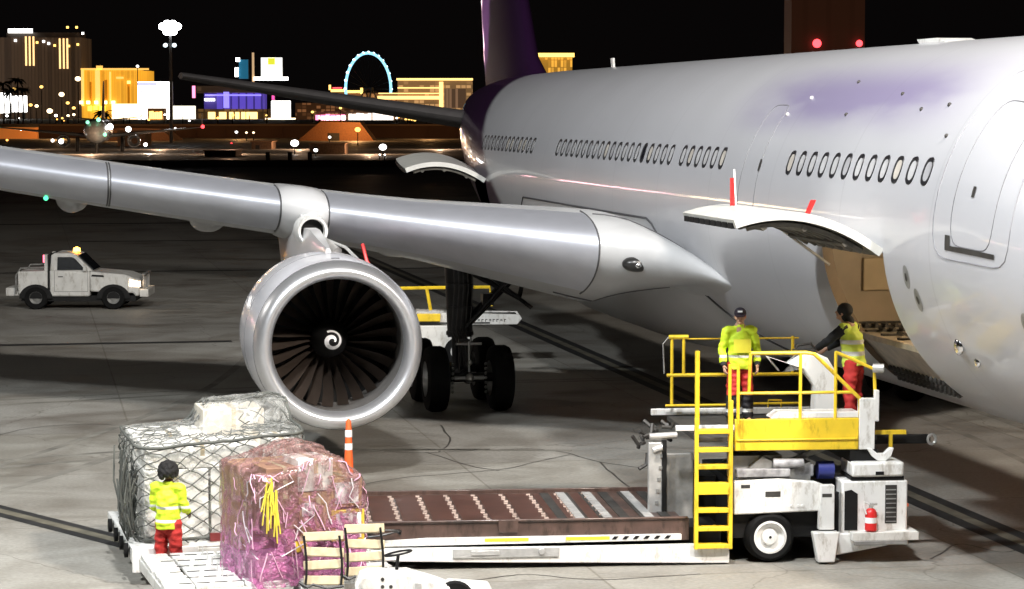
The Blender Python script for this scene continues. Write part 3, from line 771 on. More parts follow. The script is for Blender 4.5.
# nose gear
g = new(lgrey); g.cyl((0, 6.9, .5), (0, 6.7, 2.4), .11); go = g.build('nose_landing_gear', A)
for dx in (-.36, .36):
    wh = new(rubber); wh.lathe([(-.15, .25), (-.16, .42), (-.1, .52), (0, .525), (.1, .52), (.16, .42), (.15, .25)], (dx, 6.7, .525), (1, 0, 0), 32); wh.m(hub); wh.lathe([(-.14, .25), (-.1, .01)], (dx, 6.7, .525), (1, 0, 0), 20); wh.lathe([(.14, .25), (.1, .01)], (dx, 6.7, .525), (1, 0, 0), 20); wh.build('wheel', go)
# hanging belly gear door
o = new(white); o.prism([(-3.1, 2.55), (-2.7, 2.75), (-1.9, 2.6), (-1.9, 2.45), (-2.7, 2.45), (-3.0, 2.35)], 33.0, 33.08, 'y'); o.build('gear_bay_door', A, bevel=.02)
# ================================================================== CARGO LOADER
LO = thing('cargo_loader', 'white and yellow scissor-lift cargo loader with ladder and railed platform at the open cargo door', 'cargo loader', (-4.26, 9.45, 0), -5)
deckm = mat('deck_brown_steel', (.075, .045, .036), .38, var=.35, vscale=4, coat=.2, grime=.6)
# lowered bed
b = new(deckm); b.box(-5.95, -1.22, .12, 3.0, .50, .60); b.box(-5.98, -1.18, .06, .14, .34, .66); b.box(-5.95, -1.2, 3.0, 3.06, .34, .66)
b.cyl((-5.97, .05, .665), (-1.2, .05, .665), .022, n=8); b.box(-3.9, -3.62, .02, .06, .50, .68)
bed = b.build('roller_bed', LO, bevel=.008)
r = new(mat('roller_steel', (.26, .20, .17), .45, metal=.4, var=.3))
for k in range(9):
    x = -5.7+k*.42
    for j in range(13): r.cyl((x+.02*(j % 2)-.03, .35+j*.2, .603), (x+.02*(j % 2)+.03, .35+j*.2, .603), .026, n=8)
r.build('roller', bed, smooth=30)
sl_ = new(dark)
for k in range(6): sl_.box(-3.0+k*.30, -2.86+k*.30, .25, 2.9, .601, .612)
sl_.build('roller_slot', bed)
sl_ = new(lgrey)
for x in (-2.75, -2.35, -1.75): sl_.box(x, x+.13, .3, 2.85, .614, .626)
sl_.build('slide_strip', bed)
# dark plate rows
sl_ = new(mat('deck_plate', (.065, .028, .02), .35, var=.3))
for k in range(8): sl_.box(-5.62+k*.42, -5.28+k*.42, .3, 2.85, .601, .608)
sl_.build('deck_plate', bed)
u = new(black); u.box(-5.7, -.7, .2, 2.9, .12, .5); u.build('bed_underframe', LO)
# white side beam
w = new(white); w.prism([(-5.75, .14), (-5.75, .32), (-3.2, .30), (-.62, .30), (-.62, .02), (-4.0, .09)], -.06, .05, 'y'); wb = w.build('side_beam', LO, bevel=.012)
w = new(white); w.prism([(-5.75, .335), (-5.75, .40), (-4.9, .44), (-1.3, .44), (-1.3, .36)], -.03, .06, 'y'); w.build('upper_rail', LO, bevel=.006)
w = new(mat('stripe_yellow', (.75, .70, .05), .4)); 
for x in (-4.1, -2.95): w.box(x, x+.62, -.036, -.029, .385, .432)
w.build('yellow_stripe', wb)
w = new(black)
for k in range(6): w.prism([(-2.30+k*.15, .385), (-2.24+k*.15, .385), (-2.20+k*.15, .43), (-2.26+k*.15, .43)], -.038, -.029, 'y')
w.build('hazard_stripe', wb)
w = new(lgrey); w.box(-4.55, -3.05, -.085, -.06, .16, .30); w.box(-4.3, -3.9, -.10, -.085, .2, .27); w.cyl((-3.3, -.1, .24), (-3.3, -.06, .24), .05); w.build('catch_plate', wb, bevel=.01)
# near-left steering wheel / hose coil on the beam
# chassis
c = new(white); c.prism([(-.55, .70), (-.55, 1.18), (.1, 1.20), (.62, 1.16), (.78, 1.1), (.78, .74)], -.02, .10, 'y'); cb = c.build('chassis_beam', LO, bevel=.02)
c = new(white)
for x in (.28, .38, .44): c.cyl((x, -.035, .82), (x, -.02, .82), .018)
c.build('bolt', cb)
c = new(black); c.box(-.6, 2.0, .12, 2.8, .35, .98); c.box(-.55, 1.0, .35, 2.5, .98, 1.15); c.build('chassis_frame', LO)
sc = new(grey)
for y in (.45, 2.3):
    sc.prism([(-.5, 1.05), (-.38, 1.05), (.9, 1.55), (.78, 1.6)], y, y+.08, 'y'); sc.prism([(.78, 1.05), (.9, 1.05), (-.38, 1.6), (-.5, 1.55)], y+.1, y+.18, 'y')
sc.box(-.5, .2, .3, .8, 1.15, 1.5); sc.prism([(-.5, 1.15), (-.1, 1.5), (.3, 1.3), (.6, 1.42), (.6, 1.15)], .2, .28, 'y')
sc.build('scissor_lift', LO)
u = new(mat('hydraulic_pack', (.3, .3, .31), .5, var=.4, vscale=10)); u.box(-.48, .3, .15, .5, 1.2, 1.33); u.box(.35, .65, .2, .5, 1.2, 1.38); u.cyl((.05, .2, 1.4), (.5, .2, 1.4), .07); u.build('hydraulic_pack', LO, bevel=.02)
u = new(mat('blue_motor', (.03, .04, .2), .4)); u.cyl((.72, .3, 1.28), (.95, .3, 1.28), .13, n=16); u.build('motor', LO)
# wheels
for (x, y) in ((-.02, .02), (-.02, 2.5), (1.55, 2.5)):
    wh = new(rubber); wh.lathe([(-.02, .2), (-.04, .3), (0, .345), (.1, .36), (.26, .36), (.33, .34), (.33, .2)], (x, y, .37), (0, 1, 0), 40)
    wo = wh.build('wheel', LO, smooth=40)
    wh = new(white); wh.lathe([(-.03, .235), (-.035, .205), (.03, .19), (.05, .12), (-.02, .10), (-.03, .02)], (x, y, .37), (0, 1, 0), 36); wh.build('rim', wo, smooth=40)
# leg / jack
j = new(white); j.prism([(.66, .48), (.68, 1.12), (.88, 1.12), (.88, .48)], -.12, .02, 'y'); j.build('jack_leg', LO, bevel=.01)
j = new(white); j.prism([(.55, .46), (.93, .46), (.87, .03), (.63, .03)], -.22, -.05, 'y'); j.build('jack_foot', LO, bevel=.015)
dec = new(dark)
for (x0, x1, z0, z1, y) in ((-.45, -.32, 1.08, 1.13, -.023), (-.1, .12, .95, 1.03, -.023), (.70, .84, .95, 1.0, -.123)): dec.box(x0, x1, y, y+.002, z0, z1)
dec.build('decal', LO)
# cabinet
c = new(white); c.prism([(1.0, .28), (1.0, 1.17), (1.96, 1.17), (1.96, .40), (1.85, .36)], -.05, .75, 'y')
cab = c.build('engine_cabinet', LO, bevel=.03)
c = new(white); c.prism([(.92, .10), (.98, .42), (1.98, .42), (1.95, .30), (1.62, .22)], -.06, .6, 'y'); c.build('skirt', cab, bevel=.02)
c = new(dwhite); c.box(1.12, 2.08, -.22, .5, .33, .45); c.m(grey).box(1.14, 1.92, -.225, -.21, .27, .33); c.build('bumper_step', cab, bevel=.02)
c = new(white); c.box(1.14, 1.90, -.08, .62, 1.22, 1.43); hd = c.build('head_box', cab, bevel=.035)
c = new(black); c.box(1.48, 1.60, -.086, -.08, 1.25, 1.30); c.box(1.13, 1.9, -.05, .6, 1.18, 1.225); c.build('vent_slot', hd)
c = new(white); c.prism([(1.38, 1.62), (1.46, 1.50), (1.55, 1.43), (1.66, 1.43), (1.74, 1.50), (1.78, 1.62), (1.72, 1.62), (1.64, 1.54), (1.54, 1.54), (1.44, 1.62)], .05, .15, 'y'); c.build('lifting_horn', hd, bevel=.01)
c = new(black); c.prism([(1.04, .46), (1.04, 1.02), (1.14, 1.04), (1.23, .98), (1.23, .46)], -.056, -.05, 'y'); c.build('open_panel', cab)
c = new(dark); c.box(1.63, 1.80, -.056, -.05, .55, 1.10); c.build('grille', cab)
c = new(grey)
for k in range(8): c.box(1.64, 1.79, -.065, -.057, .57+k*.065, .585+k*.065)
c.build('grille_slat', cab)
c = new(orange); c.box(1.97, 1.985, .0, .08, .78, .82); c.build('marker_lamp', cab)
# red extinguisher: a thing of its own
E_ = thing('fire_extinguisher', 'red fire extinguisher clipped to the white loader cabinet', 'fire extinguisher', tuple(LO.matrix_basis @ Vector((1.40, -.15, .46))) if False else (0, 0, 0))
LM = Matrix.Translation((-4.26, 9.45, 0)) @ Matrix.Rotation(R_(-5), 4, 'Z')
E_.location = LM @ Vector((1.40, -.15, .46)); E_.rotation_euler = (0, 0, R_(-5))
x = new(redp); x.lathe([(0, .01), (0, .07), (.02, .085), (.27, .085), (.31, .06), (.33, .03)], (0, 0, .0), (0, 0, 1), 24); x.build('cylinder_body', E_)
x = new(chrome); x.cyl((0, 0, .33), (0, 0, .39), .03); x.box(-.02, .09, -.015, .015, .37, .40); x.cyl((.0, -.03, .37), (0, -.045, .37), .03); x.build('valve', E_)
x = new(white); x.tube([(-.02, 0, .38), (-.10, -.01, .42), (-.11, -.03, .36), (-.08, -.06, .25)], .012, 6); x.build('hose', E_)
x = new(reflect); x.lathe([(.12, .0865), (.2, .0865)], (0, 0, 0), (0, 0, 1), 24); x.build('paper_label', E_)
# platform
p = new(dark); p.box(-1.05, 1.55, .15, 2.75, 1.72, 1.79); p.build('platform_floor', LO)
p = new(yellow); p.box(-.52, 1.27, .08, .15, 1.60, 2.05); p.box(-.50, 1.25, .06, .08, 1.74, 1.77); ps = p.build('platform_skirt', LO, bevel=.012)
p = new(white); p.box(-1.3, -.25, .5, .56, 1.84, 1.92); p.box(-1.3, 1.5, 2.7, 2.78, 1.80, 1.90); p.prism([(.0, 2.052), (.12, 2.14), (1.27, 2.14), (1.27, 2.052)], .1, .5, 'y'); p.build('platform_edge', LO, bevel=.01)
p = new(white); p.box(1.272, 1.50, .06, .20, 1.60, 2.33); p.box(1.49, 1.56, .06, .14, 2.0, 2.45); p.build('corner_post', LO, bevel=.01)
p = new(black); p.box(1.15, 1.55, .1, 1.5, 1.40, 1.60); p.build('platform_bracket', LO)
# ladder
ld = new(yellow)
for x0 in (-1.14, -.65): ld.box(x0, x0+.055, -.16, -.09, .24, 2.1 if x0 < -1 else 2.35)
ld.build('ladder_rail', LO, bevel=.006)
for k, z in enumerate((.25, .50, .76, 1.02, 1.38, 1.62, 1.88)):
    st = new(yellow); st.box(-1.09, -.65, -.17, .0, z, z+(.06 if k != 3 else .16)); st.build('ladder_rung', LO, bevel=.006)
def rail(pts, r=.022, nm='railing'):
    t = new(yellow); t.tube(pts, r, 8); return t.build(nm, LO)
rail([(-1.10, -.1, 2.0), (-1.10, -.1, 3.05)], .035)
for x in (-.62, -.50): rail([(x, -.02, .3 if x < -.6 else 2.0), (x, -.02, 2.85)], .024)
rail([(-.3, .1, 2.99), (.50, .1, 2.99), (.62, .1, 2.97), (1.28, .1, 2.33), (1.30, .1, 2.05)], .028)
rail([(-.50, .1, 2.42), (.62, .1, 2.42), (.95, .1, 2.42), (1.2, .1, 2.42)], .022)
for x, z in ((.42, 2.99), (.93, 3.0)): rail([(x, .1, 2.0), (x, .1, z)], .024)
rail([(-.3, .1, 2.99), (-.32, .12, 2.42)], .024)
rail([(.93, .14, 2.99), (1.15, .14, 2.90), (1.50, .14, 2.74), (1.52, .14, 2.3)], .026)
g_ = new(lgrey); g_.cyl((1.47, .10, 2.76), (1.62, .05, 2.76), .065, n=16); g_.build('tube_end', LO)
# rear railing
rail([(-1.05, 2.62, 3.0), (-.75, 2.62, 3.0)], .035); rail([(-1.08, 2.62, 2.42), (.95, 2.62, 2.42)], .028)
for x, z0_ in ((-1.0, 1.95), (-.82, 2.42), (.86, 2.42), (.2, 2.42)): rail([(x, 2.62, z0_), (x, 2.62, 3.0)], .024)
rail([(-.75, 2.62, 2.97), (.95, 2.62, 2.97)], .012)
rail([(-1.1, 2.6, 1.96), (-.1, 2.6, 1.96)], .02); rail([(.2, 2.55, 1.98), (.98, 2.55, 1.98)], .02)
rail([(.42, 2.3, 1.95), (.42, 2.3, 2.06), (.62, 2.3, 2.06), (.62, 2.3, 1.95)], .012, 'handle')
g_ = new(grey); g_.tube([(-1.12, 2.6, 2.45), (-1.14, 2.6, 2.9), (-1.05, 2.62, 3.0)], .012, 5); g_.build('cable_guard', LO)
# console
k_ = new(white); k_.prism([(.78, 1.96), (.78, 2.44), (.62, 2.66), (.20, 2.80), (.30, 2.68), (.55, 2.88), (.80, 2.92), (.98, 2.84), (1.12, 2.62), (1.12, 1.96)], .8, 1.05, 'y'); ko = k_.build('control_console', LO, bevel=.03)
k_ = new(dark); k_.box(.50, .80, .82, 1.02, 2.90, 2.96); k_.tube([(.45, .9, 2.85), (.55, .9, 3.02), (.75, .9, 3.05), (.82, .9, 2.95)], .02, 6); k_.build('control_panel', ko)
# grey mast plates left of the ladder
m_ = new(lgrey); m_.box(-1.62, -1.42, .95, 1.05, .42, 1.62); m_.m(grey).box(-1.38, -.95, 1.0, 1.1, .4, 1.45); mo = m_.build('mast_plate', LO, bevel=.012)
m_ = new(black); m_.box(-1.42, -1.36, .92, 1.02, .4, 1.65); m_.box(-1.2, -.6, 1.1, 2.8, .4, 1.1); m_.build('mast_slot', mo)
m_ = new(grey)
for q in range(6): m_.box(-1.55+q*.02, -1.50+q*.02, .935, .95, .55+.17*q, .60+.17*q)
m_.build('mast_bolt', mo)
m_ = new(dark)
for q in range(14):
    a = Vector((-1.65+random.random()*.55, 1.0+random.random()*1.2, 1.35+random.random()*.5)); c_ = a+Vector((random.uniform(-.2, .2), random.uniform(-.2, .2), random.uniform(-.25, .25))); m_.tube([a, (a+c_)/2+Vector((.05, 0, -.05)), c_], .03, 6)
m_.m(lgrey).cyl((-1.6, 1.0, 1.7), (-1.2, 1.0, 1.72), .05); m_.cyl((-1.55, .98, 1.5), (-1.4, .98, 1.55), .06); m_.build('hydraulic_hose', LO)
# right arm
a_ = new(yellow); a_.box(1.56, 2.02, .3, .36, 1.78, 1.84); a_.cyl((1.8, .33, 1.6), (1.8, .33, 1.8), .03); a_.build('arm_bracket', LO)
a_ = new(black); a_.box(1.3, 2.42, .45, .60, 1.62, 1.74); ao = a_.build('guide_arm', LO, bevel=.01)
a_ = new(lgrey); a_.tube([(2.44+.06*math.cos(t*math.pi/6), .45, 1.68+.07*math.sin(t*math.pi/6)) for t in range(12)], .022, 6, closed=True); a_.build('tow_eye', ao)
# hose coil and steering wheel at the bed end
def coil(name, lab, loc, r, turns, cat, group=None, flat=.35):
    o = new(cable); pts = []
    for k in range(int(turns*24)+1):
        t = k/24*2*math.pi; pts.append((r*(1+.05*math.sin(t*.7))*math.cos(t), r*flat*math.sin(t)+.0, .04+.015*k/24*2+.03*math.sin(t*1.3)))
    o.tube(pts, .016, 6); o = o.build(name); o.location = loc; tag(o, lab, cat, group); return o
cw = coil('hose_coil', 'black hose coiled on the left end of the loader side beam', LM @ Vector((-5.52, .0, .46)), .24, 2.6, 'hose', flat=.4)
# red bag
bagp = LM @ Vector((.55, 1.7, 1.79))
o = new(redp); o.sphere((0, 0, .09), .2, 14, 8, (1.3, .6, .5)); o = o.build('red_bag'); o.location = bagp; tag(o, 'small red bag lying on the loader platform floor', 'bag')

# ================================================================== TRAFFIC MARKER
T = thing('delineator_post', 'tall orange marker post with two white bands on a black base beside the loader bed', 'marker post', (-9.26, 17.67, 0))
o = new(black); o.lathe([(0, .2), (.04, .2), (.07, .1), (.07, 0)], (0, 0, 0), (0, 0, 1), 24); o.build('base', T)
o = new(orange); o.lathe([(.06, .09), (.5, .075), (.68, .065), (1.14, .045), (1.18, .03), (1.2, .0)], (0, 0, 0), (0, 0, 1), 20); po_ = o.build('post', T)
for a, c_ in ((.66, .77), (.88, 1.0)):
    o = new(reflect); o.lathe([(a, .069-.02*(a-.6)), (c_, .069-.02*(c_-.6))], (0, 0, 0), (0, 0, 1), 20); o.build('reflective_band', po_)

# ================================================================== DOLLIES
def dolly(lab, loc, rz, W, D, slatted):
    t = thing('cargo_dolly', lab, 'dolly', loc, rz, 'white pallet dollies in front of the loader')
    f = new(dwhite); z = .5
    for y in (0, D-.12): f.box(0, W, y, y+.12, z-.20, z-.02)
    for x in (0, W-.12, W/2-.06): f.box(x, x+.12, .12, D-.12, z-.18, z-.03)
    f.build('frame', t, bevel=.015)
    f = new(white)
    if slatted:
        n = int(D/.40)
        for k in range(n):
            y = .03+k*D/n
            for (xa, xb) in ((.0, W*.235), (W*.245, W*.62), (W*.63, W)): 
                f.box(xa+random.uniform(0, .02), xb-random.uniform(0, .02), y, y+D/n-.07, z-.02, z+.035)
        f2 = new(black)
        for k in range(n):
            for q in range(7): f2.box(.2+q*W/7.3+(k % 2)*.15, .36+q*W/7.3+(k % 2)*.15, .14+k*D/n, .17+k*D/n, z+.0355, z+.041)
        f.build('deck', t, bevel=.012); f2.build('deck_slot', t)
        r_ = new(white)
        for k in range(n): r_.box(W*.49, W*.495, .05+k*D/n, .10+k*D/n, z+.03, z+.16)
        r_.build('deck_stop', t)
    else:
        f.box(.0, W, .0, D, z-.02, z+.02); f.box(.0, .9, -.06, .0, z-.32, z+.02); f.build('deck', t, bevel=.012)
        r_ = new(rubber)
        for y in (.3, .9, 1.6, 2.4): r_.cyl((-.02, y, z-.06), (-.07, y, z-.06), .10, n=14)
        r_.build('side_roller', t)
        f2 = new(black)
        for q in range(5): f2.cyl((.25+q*.6, -.065, z-.1), (.25+q*.6, -.06, z-.1), .03, n=8)
        f2.build('bolt_hole', t)
    for x, y in ((.5, .35), (W-.5, .35), (.5, D-.35), (W-.5, D-.35)):
        wh = new(rubber); wh.lathe([(-.07, .1), (-.07, .17), (0, .185), (.07, .17), (.07, .1)], (x, y, .185), (1, 0, 0), 24); wh.m(white); wh.lathe([(-.06, .1), (-.03, .01)], (x, y, .185), (1, 0, 0), 16); wh.build('wheel', t)
    return t
dolly('white pallet dolly carrying the netted grey cargo', (-13.26, 9.45, 0), 4, 3.0, 3.2, False)
dolly('empty white slatted dolly deck in the bottom left in front of the black haired worker', (-12.98, 6.45, 0), 5, 1.62, 2.42, True)
dolly('white dolly under the pink wrapped cargo', (-11.28, 6.55, 0), 5, 1.35, 2.2, True)

# ---- shrink-wrapped and netted cargo
film = mat('clear_plastic_film', (.75, .76, .73), .16, var=.2, vscale=2, coat=.4)
def film_nodes(m, a_lo, a_hi, sc=2.5):
    n, l, b = nodes(m); tc = n.new('ShaderNodeTexCoord')
    w = n.new('ShaderNodeTexNoise'); w.inputs['Scale'].default_value = sc; w.inputs['Detail'].default_value = 8; w.inputs['Distortion'].default_value = 2.5
    l.new(tc.outputs['Object'], w.inputs[0]); mr = n.new('ShaderNodeMapRange'); l.new(w.outputs[0], mr.inputs[0])
    mr.inputs[1].default_value = .4; mr.inputs[2].default_value = .62; mr.inputs[3].default_value = a_lo; mr.inputs[4].default_value = a_hi
    l.new(mr.outputs[0], b.inputs['Alpha'])
    w2 = n.new('ShaderNodeTexNoise'); w2.inputs['Scale'].default_value = sc*2.4; w2.inputs['Detail'].default_value = 9; w2.inputs['Distortion'].default_value = 3; l.new(tc.outputs['Object'], w2.inputs[0])
    bp = n.new('ShaderNodeBump'); bp.inputs['Strength'].default_value = 1; bp.inputs['Distance'].default_value = .06; l.new(w2.outputs[0], bp.inputs['Height']); l.new(bp.outputs[0], b.inputs['Normal'])
film_nodes(film, .05, .38)
pinkf = mat('pink_plastic_film', (.55, .2, .4), .16, var=.1, coat=.6)
n_, l_, b_ = nodes(pinkf)
tc = n_.new('ShaderNodeTexCoord'); sx = n_.new('ShaderNodeSeparateXYZ'); l_.new(tc.outputs['Object'], sx.inputs[0])
nz = n_.new('ShaderNodeTexNoise'); nz.inputs['Scale'].default_value = 2.2; nz.inputs['Detail'].default_value = 6; nz.inputs['Distortion'].default_value = 1.5; l_.new(tc.outputs['Object'], nz.inputs[0])
ma = n_.new('ShaderNodeMath'); ma.operation = 'MULTIPLY_ADD'; l_.new(nz.outputs[0], ma.inputs[0]); ma.inputs[1].default_value = .9; l_.new(sx.outputs[2], ma.inputs[2])
cr = n_.new('ShaderNodeValToRGB'); e = cr.color_ramp.elements; mr_ = n_.new('ShaderNodeMapRange'); l_.new(ma.outputs[0], mr_.inputs[0]); mr_.inputs[1].default_value = .3; mr_.inputs[2].default_value = 2.4
e[0].position = 0; e[0].color = (.55, .16, .36, 1); e[1].position = 1; e[1].color = (.42, .27, .25, 1)
for p_, c_ in ((.25, (.52, .17, .38)), (.42, (.36, .12, .23)), (.6, (.30, .15, .165)), (.8, (.36, .20, .19))):
    q = e.new(p_); q.color = (*c_, 1)
l_.new(mr_.outputs[0], cr.inputs[0]); l_.new(cr.outputs[0], b_.inputs['Base Color'])
film_nodes(pinkf, .18, .85, 3.2)
am = b_.inputs['Alpha'].links[0].from_socket; zr = n_.new('ShaderNodeMapRange'); l_.new(sx.outputs[2], zr.inputs[0]); zr.inputs[1].default_value = .45; zr.inputs[2].default_value = .95; zr.inputs[3].default_value = 1.35; zr.inputs[4].default_value = 1.05
zm = n_.new('ShaderNodeMath'); zm.operation = 'MULTIPLY'; zm.use_clamp = True; l_.new(am, zm.inputs[0]); l_.new(zr.outputs[0], zm.inputs[1]); l_.new(zm.outputs[0], b_.inputs['Alpha'])
def hull_shape(W, D, H, seedv, power=7, wr=.05, hfun=None, lean=0):
    def fn(u, v):
        t = 2*math.pi*u; c, s = math.cos(t), math.sin(t); q = (abs(c)**power+abs(s)**power)**(-1/power)
        if v < .62: k = 1; zz = v/.62
        else: k = 1-((v-.62)/.38); zz = 1
        px, py = q*c*k, q*s*k
        h = H if hfun is None else hfun(px, py)
        rnd = 1-.03*(max(0, zz*min(k, 1)-.93)/.07) if v < .62 else 1-.03*k**12
        x = px*W/2*rnd; y = py*D/2*rnd; z = h*zz*(1-.04*k**8 if v >= .62 else (1 if zz < .9 else 1-.04*(zz-.9)/.1))
        P = Vector((x+lean*z, y, z)); N = Vector((px, py, .6*zz)).normalized() if Vector((px, py)).length > 1e-3 else Vector((0, 0, 1))
        w = noise.fractal(Vector((x*2.2+seedv, y*2.2, z*1.6)), 1, 2.2, 5)*wr*1.5 + (abs(noise.noise(Vector((x*6+seedv, y*6, z*2.2+x*3))))-.25)*wr*1.4
        return P+N*w
    return fn
def carton(nm, lab, loc, sz, rz, mt, group, stripes=None):
    o = new(mt); o.box(-sz[0]/2, sz[0]/2, -sz[1]/2, sz[1]/2, 0, sz[2])
    r_ = thing(nm, lab, 'box', loc, rz, group); o.build('carton', r_, bevel=.012)
    o = new(mat('tape', (.5, .42, .28), .3)); o.box(-.03, .03, -sz[1]/2-.004, sz[1]/2+.004, sz[2]+.001, sz[2]+.003); o.box(-.03, .03, -sz[1]/2-.003, -sz[1]/2-.001, sz[2]*.55, sz[2]); o.build('tape_strip', r_)
    return r_
def paper_label(parent, x0, x1, z0, z1, y, mt=None, ink=True):
    o = new(mt or reflect); o.box(x0, x1, y-.003, y-.001, z0, z1); lo = o.build('paper_label', parent)
    return lo
# grey netted pallet
NC = Vector((-12.08, 11.05, .53)); NR = 4
def nh(px, py):
    return 1.42+.30*min(1, max(0, px+.12)*7)*min(1, max(0, py-.0)*6) + .08*px
nfn = hull_shape(2.32, 2.55, 1.5, 3.1, 9, .035, nh)
NM = Matrix.Translation(NC) @ Matrix.Rotation(R_(NR), 4, 'Z')
o = new(film); o.grid(lambda u, v: nfn(u, v), 110, 60); o = o.build('plastic_cover', smooth=80); o.matrix_world = NM; tag(o, 'clear plastic sheet draped over the white cartons under the rope net', 'plastic sheet')
netm = mat('cargo_net_cord', (.09, .095, .085), .8, var=.3)
o = new(netm)
nfo = hull_shape(2.38, 2.61, 1.52, 3.1, 9, .035, nh)
NU = 26
for sgn in (1, -1):
    for k in range(NU):
        pts = []
        for q in range(27):
            v = .0+q/26*.86; u = (k/NU + sgn*v*.42) % 1
            p = nfo(u, v); pts.append(p+Vector((0, 0, -.045*abs(math.sin(q*1.4+k))+.03*noise.noise(p*3))))
        o.tube(pts, .0085, 5)
for v in (.02, .62): o.tube([nfo(q/60, v) for q in range(60)], .022, 6, closed=True)
o = o.build('cargo_net', smooth=80); o.matrix_world = NM; tag(o, 'dark rope cargo net stretched over the plastic covered white cartons', 'cargo net')
o = new(netm)
for k in range(46):     # gathered cord bundle at the left corner
    a = Vector((-1.21+random.uniform(-.10, .06), -1.15+random.uniform(-.1, .9), random.uniform(.0, .3))); b2 = a+Vector((random.uniform(-.12, .12), random.uniform(-.2, .2), random.uniform(.3, 1.0)))
    b2.x = min(b2.x, -1.14); o.tube([a, (a+b2)/2+Vector((-random.random()*.10, 0, 0)), b2], .013, 5)
o = o.build('net_cord_bundle', smooth=80); o.matrix_world = NM; tag(o, 'loose bundle of dark net cords hanging at the left corner of the netted cargo', 'net')
netg = 'cartons under the cargo net'
for nm, lab, x, y, z, sx_, sy_, sz_, mt in (
    ('carton_box', 'large white carton at the front left under the net', -.72, -.62, 0, 1.0, 1.1, .98, cartonw),
    ('carton_box', 'large white carton at the front centre under the net behind the worker', .30, -.62, 0, .96, 1.1, .98, cartonw),
    ('carton_box', 'narrow white carton at the front right under the net beside the pink cargo', 1.02, -.62, 0, .44, 1.1, 1.32, cartonw),
    ('carton_box', 'tall white carton on top at the back right of the netted cargo', .42, .65, .95, 1.0, .9, .68, mat('cream_carton', (.60, .56, .48), .6)),
    ('carton_box', 'low grey white carton at the back left of the netted cargo', -.62, .62, 0, 1.2, 1.1, 1.3, cartonw),
    ('carton_box', 'white carton in the bottom row at the back right of the netted cargo', .62, .65, 0, 1.2, 1.0, .94, cartonw),
    ('carton_box', 'flat white carton lying on top at the front left of the netted cargo', -.3, -.62, .99, 1.8, 1.0, .3, cartonw)):
    carton(nm, lab, NM @ Vector((x*.88, y, z)), (sx_*.88, sy_, sz_), NR, mt, netg)
o = new(mat('strap_green', (.02, .12, .09), .6)); o.box(.9, 1.32, -1.33, -1.29, .02, .10); o = o.build('green_strap'); o.matrix_world = NM; tag(o, 'short green strap along the pallet edge below the netted cargo', 'strap')
o = new(mat('strap_maroon', (.16, .02, .02), .6)); o.box(-.2, .88, -1.34, -1.30, .0, .11); o = o.build('red_strap'); o.matrix_world = NM; tag(o, 'dark red strap along the pallet edge beside the worker', 'strap')
# pink wrapped stack
PC = Vector((-11.30, 7.36, .46)); PR = 14
PM = Matrix.Translation(PC) @ Matrix.Rotation(R_(PR), 4, 'Z')
def ph(px, py): return 1.58+.09*math.sin(px*3+1)-(.10 if px > .62 else 0)+.03*py
pfn = hull_shape(1.56, 1.5, 1.66, 9.7, 9, .030, ph)
o = new(pinkf); o.grid(lambda u, v: pfn(u, v), 150, 84); o = o.build('pink_plastic_wrap', smooth=80); o.matrix_world = PM; tag(o, 'crumpled pink and clear plastic film wrapped round the mixed cartons', 'plastic wrap')
# loose shiny folds
o = new(mat('film_fold', (.75, .45, .6), .2, coat=.6, var=.25, vscale=4))
for k in range(70):
    u = random.choice([random.uniform(.5, .98), random.uniform(.62, .9)]); v = random.uniform(.02, .6); pts = []
    du = random.uniform(-.03, .03); dv = random.uniform(.03, .16)
    for q in range(6):
        p = pfn((u+du*q/5) % 1, min(.63, v+dv*q/5)); c_ = Vector((p.x, p.y, 0)).normalized(); pts.append(p+c_*(.012+.012*math.sin(q)))
    o.tube(pts, random.uniform(.004, .010), 4)
o = o.build('film_folds', smooth=80); o.matrix_world = PM; o['kind'] = 'stuff'; o['label'] = 'shiny creases of film over the pink wrapped cargo'; o['category'] = 'plastic film'
pg = 'cartons inside the pink wrap'
ylab = mat('yellow_label', (.75, .52, .06), .4)
def pcart(lab, x, z, sx_, sz_, mt, lb=None, y=-.68, sy=.6):
    r_ = carton('carton_box', lab, PM @ Vector((x*.82, y+sy/2+.10, z)), (sx_, sy, sz_), PR, mt, pg)
    if lb: 
        for q in lb: 
            paper_label(r_, q[0], q[1], q[2], q[3], -sy/2-.002*(1+lb.index(q)), q[4])
    return r_
pcart('white carton at the top centre of the pink wrapped stack', .08, 1.18, .46, .41, cartonw, None, -.80)
pcart('carton with a white label at the top right corner of the pink wrapped stack', .58, .95, .42, .38, cardboard, [(-.16, .16, .05, .32, reflect)], -.80)
bx = pcart('yellow edged carton with an F on its white label in the pink wrapped stack', .60, .52, .44, .40, ylab, [(-.17, .17, .04, .36, reflect)], -.82)
t_ = bpy.data.curves.new('letter', 'FONT'); t_.body = 'F'; t_.size = .17; t_.extrude = .001; t_.align_x = 'CENTER'
dg = bpy.data.objects.new('tmp', t_); S.collection.objects.link(dg); me_ = bpy.data.meshes.new_from_object(dg.evaluated_get(bpy.context.evaluated_depsgraph_get())); bpy.data.objects.remove(dg)
lt = bpy.data.objects.new('printed_letter', me_); S.collection.objects.link(lt); me_.materials.clear(); me_.materials.append(black); lt.parent = bx; lt.location = (-.04, -.3065, .17); lt.rotation_euler = (math.pi/2, 0, 0)
pcart('brown carton in the middle of the pink wrapped stack', .12, .62, .50, .55, cardboard, [(-.22, -.05, .25, .42, reflect)], -.79)
pcart('dark brown carton at the left of the pink wrapped stack', -.40, .62, .50, .88, mat('dark_cardboard', (.25, .14, .09), .7), None, -.76)
